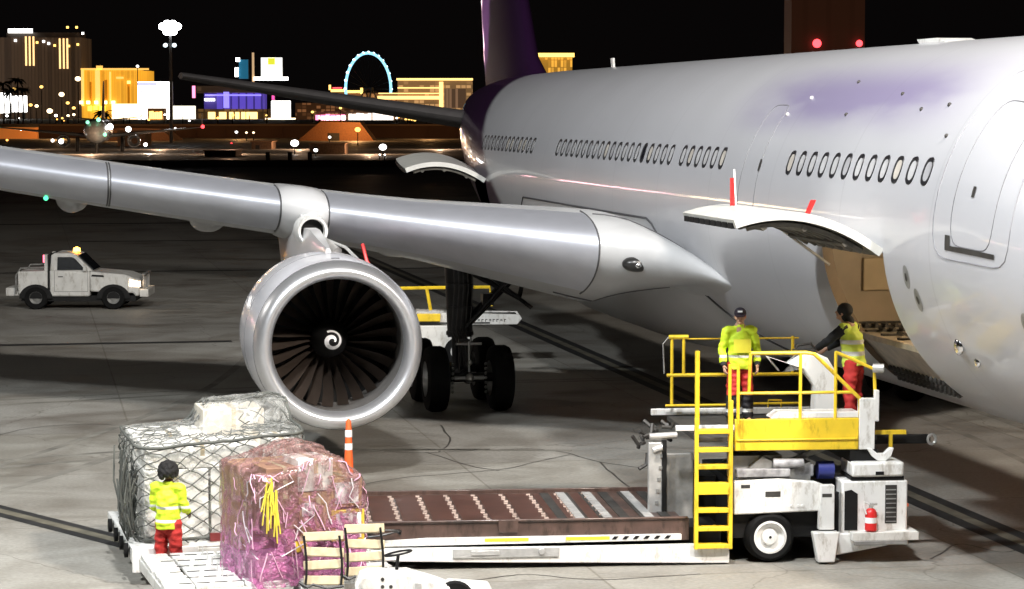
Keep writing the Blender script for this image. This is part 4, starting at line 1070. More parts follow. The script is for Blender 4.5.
pcart('small carton with a yellow patch low in the pink wrapped stack', -.18, .38, .3, .24, cardboard, [(-.10, .10, .05, .19, ylab)], -.84)
pcart('pinkish bottom carton under the pink wrapped stack', .0, .0, 1.45, .36, mat('pink_carton', (.5, .25, .38), .6), None, -.74, 1.3)
pcart('brown carton filling the back of the pink wrapped stack', .0, .37, 1.42, 1.08, cardboard, None, -.1, .72)
o = new(mat('yellow_net', (.70, .60, .06), .5, var=.2)); 
for k in range(16):
    a = Vector((-.58+random.uniform(-.09, .09), -.80, 1.22+random.uniform(-.12, .2))); o.tube([a, a+Vector((random.uniform(-.08, .08), -.03, -random.uniform(.1, .6)))], .010, 4)
o.sphere((-.58, -.70, 1.30), .08, 12, 8, (1, .5, 1.1)); o = o.build('yellow_netting'); o.matrix_world = PM; tag(o, 'bright yellow netting bunched at the top left of the pink wrapped cargo', 'netting')
o = new(mat('white_cord', (.7, .65, .68), .4))
for k in range(12):
    u = random.uniform(.55, .95); v = random.uniform(.15, .6); pts = [pfn((u+random.uniform(-.02, .02)+.04*q*random.choice((1, -1))*.4) % 1, min(.62, max(.02, v-q*.05)))*1.0 + Vector((0, -.02, 0)) for q in range(4)]; o.tube(pts, .008, 5)
o = o.build('white_cords', smooth=80); o.matrix_world = PM; o['kind'] = 'stuff'; o['label'] = 'tangle of thin white cords over the pink wrapped cargo'; o['category'] = 'cord'
# leaning slatted ladders with black straps
def slat_panel(lab, loc, rz, n=4):
    t = thing('slatted_panel', lab, 'slat panel', loc, rz, 'pale slatted panels in front of the pink cargo')
    for k in range(n):
        s_ = new(wood); s_.M = Matrix.Translation((0, .035*k, .04+.175*k)) @ Matrix.Rotation(R_(-18), 4, 'X') @ Matrix.Rotation(R_(random.uniform(-3, 3)), 4, 'Y'); s_.box(0, .50, 0, .05, 0, .115); s_.build('slat', t, bevel=.01)
    for x in (.02, .46):
        s_ = new(cable); s_.tube([(x+.02*math.sin(q), -.02+.035*q/1.4, .0+.16*q) for q in range(0, 5)], .016, 6); s_.build('strap', t)
    s_ = new(cable); s_.tube([(.0, -.03, .02), (-.05, -.06, .08), (.05, -.08, .02), (.12, -.05, .05), (.3, -.06, .0), (.5, -.05, .03)], .018, 6); s_.build('strap_end', t)
    return t
slat_panel('left one of the two pale slatted panels in front of the pink cargo', (-11.28, 6.26, .50), -8)
slat_panel('right one of the two pale slatted panels, nearer the black hose coil', (-10.76, 6.28, .58), -6)
# low white equipment housing at the bottom edge
hs = thing('tow_tractor', 'low white machine hood with round holes at the bottom edge of the picture', 'equipment', (-10.80, 5.0, .30), -8)
o = new(white); o.prism([(0, .0), (0, .46), (.05, .56), (.14, .60), (.62, .60), (.95, .50), (1.15, .42), (1.15, 0)], 0, .38, 'y'); ho_ = o.build('hood', hs, bevel=.04)
o = new(dark)
for (x, z) in ((.33, .52), (.33, .43), (.33, .34), (.43, .43), (.43, .34), (.43, .25), (.33, .25)): o.cyl((x, -.006, z), (x, .0, z), .022, n=12)
o.build('vent_hole', ho_)
o = new(dwhite); o.cyl((.14, -.02, .47), (.14, 0, .47), .07, n=20); o.build('round_cap', ho_)
o = new(lgrey); o.box(.72, .80, -.03, .0, .25, .48); o.box(.62, .95, -.035, -.0, .30, .36); o.cyl((1.0, -.05, .36), (1.0, .0, .36), .05); o.build('latch', ho_, bevel=.008)
o = new(white); o.prism([(1.0, .3), (1.12, .42), (1.62, .38), (1.70, .2), (1.55, .1), (1.0, .1)], .15, .6, 'y'); o.build('side_tank', hs, bevel=.03)
o = new(black); o.cyl((.5, .2, .6), (.52, .2, .78), .02); o.tube([(.52+.16*math.cos(t*math.pi/9), .2+.16*math.sin(t*math.pi/9)*.7, .80+.03*math.cos(t*math.pi/9)) for t in range(18)], .014, 6, closed=True); o.build('steering_wheel', hs)
for x in (.25, 1.2):
    wh = new(rubber); wh.lathe([(-.08, .12), (-.08, .22), (0, .24), (.08, .22), (.08, .12)], (x, .1, .24), (0, 1, 0), 24); wh.build('wheel', hs)

# ================================================================== PICKUP
def pickup():
    t = thing('tow_truck', 'small white ramp pickup with an amber beacon, driving past under the left wing', 'pickup truck', (-15.35, 58.2, 0), -9.5)
    b = new(dwhite)
    # body side profile, truck faces +x, length 4.75
    b.prism([(.42, .48), (.42, 1.18), (1.30, 1.20), (1.30, .48)], 0, 1.85, 'y')       # bed
    b.build('bed', t, bevel=.04)
    b = new(dwhite)
    b.prism([(1.36, .40), (1.36, 1.22), (2.55, 1.18), (2.55, .40)], 0, 1.85, 'y'); b.prism([(2.555, .55), (2.555, 1.18), (3.6, 1.08), (4.02, .92), (4.02, .42), (3.9, .40), (3.85, .5)], .0, 1.85, 'y')
    bo = b.build('body', t, bevel=.05)
    c = new(dwhite); c.prism([(1.36, 1.20), (1.40, 1.68), (1.5, 1.74), (2.0, 1.74), (2.14, 1.69), (2.65, 1.17)], .08, 1.77, 'y'); co = c.build('cab', t, bevel=.04)
    c = new(glass); c.prism([(1.58, 1.22), (1.60, 1.62), (2.02, 1.62), (2.12, 1.57), (2.42, 1.22)], .06, .085, 'y'); c.build('side_window', co)
    c = new(glass); c.M = Matrix.Identity(4); c.prism([(2.19, 1.66), (2.64, 1.20), (2.66, 1.22), (2.21, 1.68)], .2, 1.65, 'y'); c.build('windscreen', co)
    c = new(black); c.prism([(2.60, 1.02), (2.98, 1.0), (2.96, 1.06), (2.62, 1.08)], -.006, .0, 'y'); c.build('side_vent', bo)
    c = new(black); c.box(1.31, 1.36, .02, 1.83, .5, 1.7); c.build('cab_gap', t)
    for xc in (.95, 3.25):
        for y in (-.02, 1.62):
            w = new(rubber); w.lathe([(0, .2), (0, .33), (.05, .36), (.2, .36), (.24, .33), (.24, .2)], (xc, y, .36), (0, 1, 0), 32); wo = w.build('wheel', t)
            w = new(grey if y < 1 else black); w.lathe([(.01, .19), (.05, .12), (.02, .02)], (xc, y, .36), (0, 1, 0), 20); w.build('rim', wo)
        a = new(black); a.prism([(xc+.50*math.cos(q*math.pi/12), .34+.44*math.sin(q*math.pi/12)) for q in range(13)], -.008, .03, 'y'); a.build('wheel_arch', bo)
    u = new(black); u.box(.5, 3.9, .1, 1.75, .25, .42); u.build('underbody', t)
    u = new(dwhite); u.box(4.02, 4.28, .1, 1.75, .38, .62); u.m(grey)
    for q in range(4): u.box(4.10, 4.16, .2+q*.42, .26+q*.42, .62, 1.08)
    u.box(4.08, 4.18, .15, 1.7, 1.05, 1.10); u.build('bull_bar', t, bevel=.015)
    h = new(mat('headlight_glow', (1, .8, .6), .3, emit=(1, .72, .45), estr=9)); h.prism([(3.72, .72), (3.74, .93), (4.03, .86), (4.03, .70)], -.012, .25, 'y'); h.build('headlight', t)
    h = new(MATS['headlight_glow']); h.box(4.025, 4.04, 1.45, 1.75, .70, .86); h.build('headlight', t)
    h = new(mat('beacon_glow', (1, .45, .05), .3, emit=(1, .42, .05), estr=14)); h.lathe([(0, .11), (.1, .10), (.14, .02)], (2.05, .9, 1.75), (0, 0, 1), 16); h.build('beacon', t)
    h = new(mat('red_lamp_glow', (1, .1, .15), .3, emit=(1, .12, .2), estr=4)); h.box(1.16, 1.24, .1, .2, 1.45, 1.68); h.build('rear_lamp', t)
    p = new(dwhite); p.box(1.20, 1.32, .08, .26, 1.2, 1.7); p.box(1.20, 1.32, 1.6, 1.76, 1.2, 1.7); p.build('headboard_post', t)
    r = new(grey); r.tube([(.36, .05, .5), (.36, .05, 1.05), (.5, .05, 1.28), (1.2, .05, 1.30)], .03, 6); r.tube([(.36, 1.8, .5), (.36, 1.8, 1.05), (.5, 1.8, 1.28), (1.2, 1.8, 1.30)], .03, 6); r.build('bed_rail', t)
    r = new(dwhite); r.box(.02, .34, .2, 1.5, .40, .66); r.box(.3, .45, .1, 1.75, .42, .55); r.build('rear_bumper', t, bevel=.03)
    d = new(seam); d.box(1.5, 2.5, -.004, .0, .55, .56); d.box(1.5, 1.51, -.004, 0, .55, 1.2); d.box(2.49, 2.50, -.004, 0, .55, 1.18); d.box(1.62, 1.76, -.012, 0, 1.0, 1.03); d.build('door_line', bo)
    m = new(dwhite); m.box(2.38, 2.46, -.14, -.01, 1.2, 1.36); m.build('side_mirror', co)
    t.scale = (1.09, 1.09, 1.05); return t
pickup()

# ================================================================== BELT LOADER behind the main gear
t = thing('belt_loader', 'belt loader with a white boom and yellow handrail behind the main landing gear', 'belt loader', (-5.5, 37.9, 0), -8); BELT = t
o = new(dwhite); o.prism([(-.2, .45), (-.2, 1.02), (1.9, 1.02), (1.9, .55), (1.5, .45)], 0, 1.6, 'y'); bo = o.build('chassis', t, bevel=.03)
o = new(black); o.box(1.58, 1.72, -.006, 0, .68, .88); o.box(-.3, 2.4, -.02, .0, 1.06, 1.10); o.build('panel_opening', bo)
o = new(dwhite); o.prism([(-.6, 1.12), (-.6, 1.38), (3.15, 1.28), (3.22, 1.18), (3.1, 1.03), (1.6, 1.02)], .1, .25, 'y'); o.prism([(-.6, 1.12), (-.6, 1.38), (3.15, 1.28), (3.22, 1.18), (3.1, 1.03), (1.6, 1.02)], 1.1, 1.25, 'y'); wbm = o.build('boom', t, bevel=.01)
o = new(black); o.box(-.6, 3.1, .26, 1.09, 1.20, 1.26); o.build('belt', t)
# small dark lettering on the boom (not legible in the photograph): plain strokes
o = new(dark)
for k in range(9):
    x = 2.0+.095*k
    if k % 3 == 1: o.box(x, x+.06, .094, .099, 1.12, 1.135)
    else: o.box(x, x+.018, .094, .099, 1.10, 1.17)
    o.box(x, x+.055, .094, .099, 1.15, 1.168)
o.build('lettering', wbm)
for pts in ([(-.4, .1, 1.95), (1.0, .1, 1.97), (2.4, .1, 1.98), (2.45, .1, 1.5)], [(.8, .1, 1.96), (.9, .1, 1.4)], [(1.6, .1, 1.97), (1.62, .1, 1.4)], [(-.1, .1, 1.95), (-.1, .1, 1.5)]):
    o = new(yellow); o.tube(pts, .045, 6); o.build('handrail', t)
o = new(yellow); o.box(.55, 1.15, -.05, .09, 1.12, 1.32); o.build('step', t, bevel=.02)
for x in (.3, 1.6):
    for y in (-.02, 1.4): w = new(rubber); w.lathe([(0, .2), (0, .36), (.2, .36), (.2, .2)], (x, y, .36), (0, 1, 0), 24); w.m(white); w.lathe([(.01, .2), (.04, .02)], (x, y, .36), (0, 1, 0), 16); w.build('wheel', t)
# ================================================================== PEOPLE
def cone_to(bm, p0, p1, r0, r1, n=14, flat0=False, flat1=False, sx=1.0, up=None):
    """tapered round-ended limb as a closed shell"""
    p0 = Vector(p0); p1 = Vector(p1); d = p1-p0; L = d.length; d.normalize()
    u = (Vector(up) if up else d.orthogonal()); u = (u-d*u.dot(d)).normalized(); w = d.cross(u)
    prof = []
    if flat0: prof += [(0, 1e-4), (0, r0)]
    else: prof += [(-r0*math.cos(a), r0*math.sin(a)) for a in (0.02, .45, .9, 1.25)]+[(0, r0)]
    for k in range(1, 5): prof.append((L*k/5, r0+(r1-r0)*k/5))
    if flat1: prof += [(L, r1), (L, 1e-4)]
    else: prof += [(L, r1)]+[(L+r1*math.cos(a), r1*math.sin(a)) for a in (1.25, .9, .45, .02)]
    prev = None; first = None
    for t, r in prof:
        A_ = [bm.verts.new(p0+d*t+u*(r*math.cos(2*math.pi*i/n)*sx)+w*(r*math.sin(2*math.pi*i/n))) for i in range(n)]
        if prev:
            for i in range(n): bm.faces.new([prev[i], prev[(i+1) % n], A_[(i+1) % n], A_[i]])
        else: first = A_
        prev = A_
    bm.faces.new(first[::-1]); bm.faces.new(prev)
def blob(bm, c, r, sc=(1, 1, 1), M=None, n=16):
    rs = bmesh.ops.create_uvsphere(bm, u_segments=n, v_segments=n//2+2, radius=r)
    for v in rs['verts']:
        v.co = Vector((v.co.x*sc[0], v.co.y*sc[1], v.co.z*sc[2]))
        if M: v.co = M @ v.co
        v.co += Vector(c)
def solid(name, fn, parent, mats, vox=.012, smooth_it=4, matfn=None, wrinkle=0):
    bm = bmesh.new(); fn(bm); bmesh.ops.recalc_face_normals(bm, faces=bm.faces)
    me = bpy.data.meshes.new(name); bm.to_mesh(me); bm.free()
    o = bpy.data.objects.new(name, me); S.collection.objects.link(o)
    r = o.modifiers.new('r', 'REMESH'); r.mode = 'VOXEL'; r.voxel_size = vox
    s_ = o.modifiers.new('s', 'SMOOTH'); s_.iterations = smooth_it; s_.factor = .5
    dg = bpy.context.evaluated_depsgraph_get(); me2 = bpy.data.meshes.new_from_object(o.evaluated_get(dg))
    o.modifiers.clear(); o.data = me2; bpy.data.meshes.remove(me); me2.name = name
    if wrinkle:
        for v, nrm in zip(me2.vertices, [vv.normal.copy() for vv in me2.vertices]):
            q = v.co; v.co = q+nrm*(noise.noise(Vector((q.x*9, q.y*9, q.z*16)))*wrinkle)
    me2.materials.clear()
    for m_ in mats: me2.materials.append(m_)
    for p in me2.polygons:
        p.use_smooth = True
        if matfn: p.material_index = matfn(p.center)
    o.parent = parent; return o
def hand(bm, wrist, direction, palm_n, side):
    """palm, four curled fingers of unequal length and a thumb leaving the side of the palm"""
    d = Vector(direction).normalized(); nrm = Vector(palm_n); nrm = (nrm-d*nrm.dot(d)).normalized(); lat = d.cross(nrm)*side
    w = Vector(wrist)
    cone_to(bm, w, w+d*.075, .030, .036, sx=.55, up=nrm)
    for k, L in enumerate((.072, .080, .075, .058)):
        b0 = w+d*.08+lat*(.030-.020*k); k1 = b0+(d+nrm*.25).normalized()*L*.5; k2 = k1+(d*.7+nrm*.8).normalized()*L*.5
        cone_to(bm, b0-d*.02, k1, .0095, .009, n=8); cone_to(bm, k1, k2, .009, .0075, n=8)
    t0 = w+d*.025+lat*.028; t1 = t0+(lat*.8+d*.55+nrm*.25).normalized()*.042; t2 = t1+(d+nrm*.4+lat*.1).normalized()*.032
    cone_to(bm, t0, t1, .013, .011, n=8); cone_to(bm, t1, t2, .011, .0085, n=8)
def person(lab, loc, rz, J, skinm, jacket, trousers, headgear, scale=1, sleeves=None, boot=blackcloth, cuffs=True, lower=None):
    """faces local -Y; J = joints dict in metres"""
    t = thing('person', lab, 'person', loc, rz); t.scale = (scale,)*3
    V_ = {k: Vector(v) for k, v in J.items()}
    hd, nk = V_['head'], V_['neck']
    yaw = J.get('_yaw', 0) if isinstance(J.get('_yaw', 0), (int, float)) else 0
    return t, V_
def make_person(lab, loc, rz, J, skinm, jk, tr, style, scale=1, headyaw=0, headtilt=0):
    t = thing('person', lab, 'person', loc, rz); t.scale = (scale,)*3
    V = {k: Vector(v) for k, v in J.items()}
    HM = Matrix.Rotation(R_(headyaw), 4, 'Z') @ Matrix.Rotation(R_(headtilt), 4, 'X')
    def hp(p): return V['head']+(HM @ Vector(p))
    def bodyfn(bm):
        blob(bm, V['head']+HM @ Vector((0, .012, .02)), .1, (.78, .98, 1.12), HM.to_3x3().to_4x4())
        blob(bm, hp((0, -.035, -.055)), .062, (.88, .9, .95)); blob(bm, hp((0, -.075, -.088)), .022, (1.1, .8, .8))   # jaw, chin
        cone_to(bm, hp((0, -.088, .02)), hp((0, -.112, -.022)), .010, .015, 8)                     # nose
        blob(bm, hp((0, -.090, -.055)), .020, (1.2, .5, .45))                                  # lips
        for s in (-1, 1):
            blob(bm, hp((s*.080, .015, .0)), .024, (.4, .8, 1.3)); blob(bm, hp((s*.045, -.062, -.02)), .028)
        cone_to(bm, V['neck']-Vector((0, 0, .05)), hp((0, .01, -.07)), .058, .054)
        cone_to(bm, V['chest'], V['neck'], .13, .07, sx=1.2, up=(1, 0, 0)); cone_to(bm, V['hip'], V['chest'], .125, .135, sx=1.2, up=(1, 0, 0))
        for s, q in ((-1, 'r'), (1, 'l')):
            cone_to(bm, V['neck']-Vector((0, 0, .06)), V['sh'+q], .06, .056); cone_to(bm, V['sh'+q], V['el'+q], .052, .040); cone_to(bm, V['el'+q], V['wr'+q], .040, .027)
            dd_ = (V['wr'+q]-V['el'+q]).normalized(); hand(bm, V['wr'+q], dd_+Vector((0, -.1, -.1)), (-s, 0.1, 0), -s)
            h0 = V['hip']+Vector((s*.09, 0, -.02)); cone_to(bm, h0, V['kn'+q], .085, .056); cone_to(bm, V['kn'+q], V['an'+q], .052, .038); cone_to(bm, V['an'+q], V['an'+q]+V['toe'+q], .035, .03)
    eyes = [hp((s*.032, -.088, .012)) for s in (-1, 1)]; mouth = hp((0, -.098, -.055))
    def mf(c):
        for e_ in eyes:
            if (c-e_).length < .015: return 1
        q = c-mouth
        return 2 if (abs(q.z) < .007 and (q.length < .026)) else 0
    body = solid('body', bodyfn, t, [skinm, black, mat('lips', (.25, .08, .06), .5)], .008, 3, mf)
    def jf(bm):
        bot = V['hip']+Vector((0, 0, style.get('hem', -.10)))
        cone_to(bm, bot, V['chest'], .160, .155, sx=1.12, up=(1, 0, 0), flat0=True); cone_to(bm, V['chest'], V['neck']-Vector((0, 0, .03)), .155, .08, sx=1.2, up=(1, 0, 0))
        for s, q in ((-1, 'r'), (1, 'l')):
            cone_to(bm, V['neck']-Vector((0, 0, .08)), V['sh'+q], .08, .078)
            if style.get('sleeves', 'jacket') == 'jacket':
                m_ = V['el'+q].lerp(V['wr'+q], style.get('cuff', .78)); cone_to(bm, V['sh'+q], V['el'+q], .074, .062); cone_to(bm, V['el'+q], m_, .062, .052, flat1=True)
            else: blob(bm, V['sh'+q], .072)
        if style.get('collar', True): cone_to(bm, V['neck']-Vector((0, 0, .07)), V['neck']+Vector((0, 0, .035)), .09, .075, flat1=True)
    solid('jacket' if style.get('sleeves', 'jacket') == 'jacket' else 'vest', jf, t, [jk], .012, 2, wrinkle=.022)
    def sleeve(bm):
        for q in ('r', 'l'):
            s0 = V['el'+q].lerp(V['wr'+q], .6) if style.get('sleeves', 'jacket') == 'jacket' else V['sh'+q]
            if style.get('sleeves', 'jacket') == 'jacket': cone_to(bm, s0, V['wr'+q], .046, .04, flat1=True)
            else: cone_to(bm, s0, V['el'+q], .077, .062); cone_to(bm, V['el'+q], V['wr'+q], .062, .045, flat1=True)
        if style.get('sleeves') == 'vest': cone_to(bm, V['neck']-Vector((0, 0, .07)), V['neck']+Vector((0, 0, .03)), .082, .080); cone_to(bm, V['hip']+Vector((0, 0, -.02)), V['chest'], .128, .135, sx=1.10, up=(1, 0, 0))
    solid('undershirt', sleeve, t, [blackcloth], .011, 2, wrinkle=.012)
    def tf(bm):
        cone_to(bm, V['hip']+Vector((0, 0, -.06)), V['hip']+Vector((0, 0, .08)), .140, .135, sx=1.1, up=(1, 0, 0))
        for s, q in ((-1, 'r'), (1, 'l')):
            h0 = V['hip']+Vector((s*.088, 0, -.04)); e_ = V['kn'+q].lerp(V['an'+q], .93)
            cone_to(bm, h0, V['kn'+q], .108, .088); cone_to(bm, V['kn'+q], e_, .088, .082, flat1=True)
    solid('trousers', tf, t, [tr], .012, 2, wrinkle=.022)
    def bf2(bm):
        for q in ('r', 'l'):
            cone_to(bm, V['an'+q]+Vector((0, 0, .10)), V['an'+q]-Vector((0, 0, .02)), .062, .058); cone_to(bm, V['an'+q]+Vector((0, 0, -.035)), V['an'+q]+V['toe'+q]+Vector((0, 0, -.02)), .052, .042, sx=1)
    solid('boots', bf2, t, [blackcloth], .010, 2)
    hg = style['head']
    if hg == 'cap':
        def cf(bm):
            blob(bm, hp((0, .012, .055)), .108, (.85, 1.02, .82)); 
        o = solid('cap', cf, t, [mat('cap_black', (.02, .015, .025), .7), mat('cap_band', (.35, .03, .04), .7)], .008, 2, lambda c: 1 if (c.z < V['head'].z+.03) else 0)
        o2 = new(mat('cap_brim', (.03, .02, .03), .6)); o2.M = Matrix.Translation(V['head']) @ HM @ Matrix.Rotation(R_(12), 4, 'X'); o2.prism([(.085*math.cos(a), -.05-.12*math.sin(a)) for a in [math.pi*k/10 for k in range(11)]], .045, .055, 'z'); b_ = o2.build('brim', o)
        o2 = new(reflect); o2.M = Matrix.Translation(V['head']) @ HM; o2.box(-.035, .035, -.098, -.092, .075, .10); o2.build('cap_badge', o)
    elif hg == 'beanie':
        solid('beanie', lambda bm: (blob(bm, hp((0, .015, .045)), .112, (.86, 1.02, .95)), blob(bm, hp((0, .05, -.03)), .085, (.95, .8, 1.2))), t, [blackcloth], .009, 2, wrinkle=.008)
    else:
        def hf_(bm):
            for k in range(150):
                a = random.uniform(0, 2*math.pi); z = random.uniform(-.55, 1); r = math.sqrt(max(0, 1-z*z)); p = Vector((r*math.cos(a)*.12, r*math.sin(a)*.125+.045, z*.135+.035))
                if p.y < -.045 and p.z < .06: continue
                blob(bm, hp(p), random.uniform(.022, .042), n=8)
        solid('hair', hf_, t, [hair], .010, 1, wrinkle=.012)
    return t, V
stand = dict(head=(0, -.02, 1.62), neck=(0, 0, 1.48), chest=(0, 0, 1.25), hip=(0, 0, .95),
    shr=(-.19, 0, 1.41), shl=(.19, 0, 1.41), elr=(-.27, .02, 1.13), ell=(.27, .02, 1.13), wrr=(-.26, -.10, .90), wrl=(.24, -.12, .90),
    knr=(-.12, -.03, .50), knl=(.12, -.02, .50), anr=(-.13, .02, .09), anl=(.13, .02, .09), toer=(-.02, -.15, -.02), toel=(.02, -.15, -.02))
p1 = LM @ Vector((-.18, 1.5, 1.79))
P1, V1 = make_person('worker in a black cap and bright yellow jacket standing on the loader behind the ladder', p1, -4, stand, skin, hv1, redleg, dict(head='cap'), .99, headyaw=-14)
o = new(mat('jacket_panel', (.74, .70, .05), .6, var=.08)); o.grid(lambda u, v: Vector((-.13+.26*u, -.172-.02*math.sin(math.pi*u)-.010*math.sin(math.pi*v), 1.10+.20*v)), 6, 6); o.build('jacket_panel', P1)
lean = dict(stand); lean.update(head=(0, -.17, 1.60), neck=(0, -.09, 1.47), chest=(0, -.04, 1.24), shr=(-.19, -.09, 1.40), shl=(.19, -.09, 1.40), elr=(-.25, -.26, 1.20), ell=(.24, -.30, 1.22), wrr=(-.15, -.48, 1.08), wrl=(.14, -.50, 1.10))
p2 = LM @ Vector((1.42, 1.0, 1.79))
make_person('worker in a black beanie and yellow vest leaning over the loader control console', p2, -132, lean, skin, hv2, red, dict(head='beanie', sleeves='vest', hem=-.08), 1.05, headtilt=-12)
w3 = dict(stand); w3.update(head=(0, -.06, 1.60), neck=(0, -.03, 1.47), elr=(-.25, -.04, 1.13), wrr=(-.20, -.25, 1.02), ell=(.25, -.04, 1.13), wrl=(.20, -.25, 1.02))
make_person('worker with bushy black hair in a striped yellow jacket beside the netted cargo', (-12.78, 9.28, -.0), 150, w3, dskin, hv3, red, dict(head='hair', hem=-.12), .96)
# ================================================================== DISTANT CITY AND FAR SIDE OF THE AIRFIELD
def fac(name, base, glow, estr, cell=(6, 4), dens=.5, floor_=.0):
    """facade whose lit windows, and wall by floor_, glow in a grid (object coordinates, metres)"""
    if name in MATS: return MATS[name]
    m = bpy.data.materials.new(name); m.use_nodes = True; n = m.node_tree.nodes; l = m.node_tree.links; b = n['Principled BSDF']
    b.inputs['Base Color'].default_value = (*base, 1); b.inputs['Roughness'].default_value = .5
    tc = n.new('ShaderNodeTexCoord'); sx = n.new('ShaderNodeSeparateXYZ'); l.new(tc.outputs['Object'], sx.inputs[0])
    cb = n.new('ShaderNodeCombineXYZ'); ad = n.new('ShaderNodeMath'); ad.operation = 'ADD'; l.new(sx.outputs[0], ad.inputs[0]); l.new(sx.outputs[1], ad.inputs[1])
    l.new(ad.outputs[0], cb.inputs[0]); l.new(sx.outputs[2], cb.inputs[1])
    br = n.new('ShaderNodeTexBrick'); br.offset = 0; br.inputs['Scale'].default_value = 1; br.inputs['Brick Width'].default_value = cell[0]; br.inputs['Row Height'].default_value = cell[1]
    br.inputs['Mortar Size'].default_value = min(cell)*.12; br.inputs['Color1'].default_value = (1, 1, 1, 1); br.inputs['Color2'].default_value = (0, 0, 0, 1); br.inputs['Mortar'].default_value = (0, 0, 0, 1)
    l.new(cb.outputs[0], br.inputs[0])
    mr = n.new('ShaderNodeMapRange'); l.new(br.outputs['Color'], mr.inputs[0]); mr.inputs[1].default_value = 1-dens; mr.inputs[2].default_value = 1-dens+.3
    mr.inputs[3].default_value = floor_*estr; mr.inputs[4].default_value = estr  # floor_ makes the wall itself glow, in place of floodlight on it
    l.new(mr.outputs[0], b.inputs['Emission Strength']); b.inputs['Emission Color'].default_value = (*glow, 1)
    MATS[name] = m; return m
def glowm(name, col, s): return mat(name, tuple(min(1, c) for c in col), .5, var=0, emit=col, estr=s)
gold = glowm('gold_light', (1, .58, .14), 3.0); wglow = glowm('white_light', (1, .97, .92), 6.0); oglow = glowm('orange_light', (1, .42, .08), 5.0)
warm = glowm('warm_light', (1, .75, .42), 5.0); redg = glowm('red_light', (1, .05, .06), 5.0); pinkg = glowm('pink_light', (1, .25, .45), 2.5); blueg = glowm('blue_light', (.22, .16, 1), 1.3)
cyang = glowm('pale_blue_light', (.30, .72, 1), 1.6); greeng = glowm('green_light', (.3, 1, .6), 1.5)
def bl_box(mb, px0, px1, y0, y1, dist, depth, off=0, O=None):
    """box in the frame of a building whose origin O is at its base; px/y are bearings from the site survey"""
    s = dist/FPX; cx = (px0+px1)/2
    x0 = (px0-O[0])*s; x1 = (px1-O[0])*s; z1 = CAM.z+(112-y0)*s; z0 = max(0, CAM.z+(112-y1)*s)
    mb.box(x0, x1, off, off+depth, z0, z1)
def building(name, lab, px, dist, group=None, cat='building'):
    p = at(px, 112, dist); return thing(name, lab, cat, (p.x, p.y, 0), -11, group), (px,)
def part(nm, mt, root, O, dist, boxes, depth=30, off=0, bevel=0):
    o = new(mt)
    for b in boxes: bl_box(o, *b, dist, depth, off, O)
    return o.build(nm, root, bevel=bevel, smooth=0)
FD = 2400
# dark hotel with gold strips
t, O = building('hotel_tower', 'broad dark hotel tower with two sets of vertical gold light strips at the far left', 20, FD)
part('wall', fac('hotel_brown_wall', (.035, .022, .015), (.9, .5, .25), .045, (3.2, 90), .9, .45), t, O, FD, [(-45, 83, 38, 130)], 60)
part('roof_block', fac('hotel_roof', (.02, .015, .01), (.9, .5, .3), .02, (6, 6), .5, .5), t, O, FD, [(8, 80, 33, 38)], 40, 5)
for x in (27.5, 31.2, 35): part('light_strip', glowm('strip_gold', (1, .62, .26), 1.7), t, O, FD, [(x, x+1.6, 37, 66)], 1, -1.2)
for x in (61.2, 65, 68.6): part('light_strip', glowm('strip_gold', (1, .62, .26), 1.7), t, O, FD, [(x, x+1.6, 39, 69)], 1, -1.2)
part('roof_sign', wglow, t, O, FD, [(11, 35, 29.5, 33.5)], 2, -2)
for x, y in ((18, 41), (39.5, 43), (46, 42), (51, 44), (57, 46), (71, 46.5), (80, 45), (85, 34), (70, 28), (79, 28)):
    part('lamp', wglow if x in (18, 46, 51, 85) else gold, t, O, FD, [(x-1.1, x+1.1, y-1.1, y+1.1)], 1, -1.6)
# gold hotel; its floodlighting is put in as glow of wall, cornice and pilasters
t, O = building('hotel_tower', 'bright gold floodlit hotel block left of the light mast', 110, FD)
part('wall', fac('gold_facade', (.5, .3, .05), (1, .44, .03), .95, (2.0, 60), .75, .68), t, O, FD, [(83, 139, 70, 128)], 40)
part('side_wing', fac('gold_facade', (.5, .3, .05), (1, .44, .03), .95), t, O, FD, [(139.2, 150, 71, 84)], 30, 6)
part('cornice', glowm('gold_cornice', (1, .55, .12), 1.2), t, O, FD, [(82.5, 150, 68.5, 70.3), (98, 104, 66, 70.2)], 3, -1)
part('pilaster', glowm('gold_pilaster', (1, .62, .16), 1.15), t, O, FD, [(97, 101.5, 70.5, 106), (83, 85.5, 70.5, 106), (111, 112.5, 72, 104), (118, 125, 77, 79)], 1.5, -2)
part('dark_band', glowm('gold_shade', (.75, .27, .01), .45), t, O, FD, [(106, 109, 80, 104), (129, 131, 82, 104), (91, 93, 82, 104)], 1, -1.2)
for x in (83, 90, 98, 107, 115): part('lamp', warm, t, O, FD, [(x-1.6, x+1.6, 101, 104)], 2, -4)
part('lamp', gold, t, O, FD, [(129, 132, 81, 84)], 2, -4)
part('sign', glowm('yellow_sign', (1, .85, .1), 1.8), t, O, FD, [(90, 94, 106, 111), (95.5, 99.5, 106, 111), (101, 107, 106, 111)], 2, -6)
def screen(lab, px0, px1, y0, y1, m_, dist=2200, name='light_screen', post=True, extra=()):
    t, O = building(name, lab, (px0+px1)/2, dist, cat='screen')
    part('screen', m_, t, O, dist, [(px0, px1, y0, y1)], 2)
    part('back_frame', dark, t, O, dist, [(px0-.4, px1+.4, y0-.4, y1)], 4, 2.2)
    if post: part('post', dark, t, O, dist, [(px0+2, px0+3.4, y1, 135), (px1-3.4, px1-2, y1, 135)], 2, 1)
    for nm, mm, bx in extra: part(nm, mm, t, O, dist, bx, .8, -1)
    return t
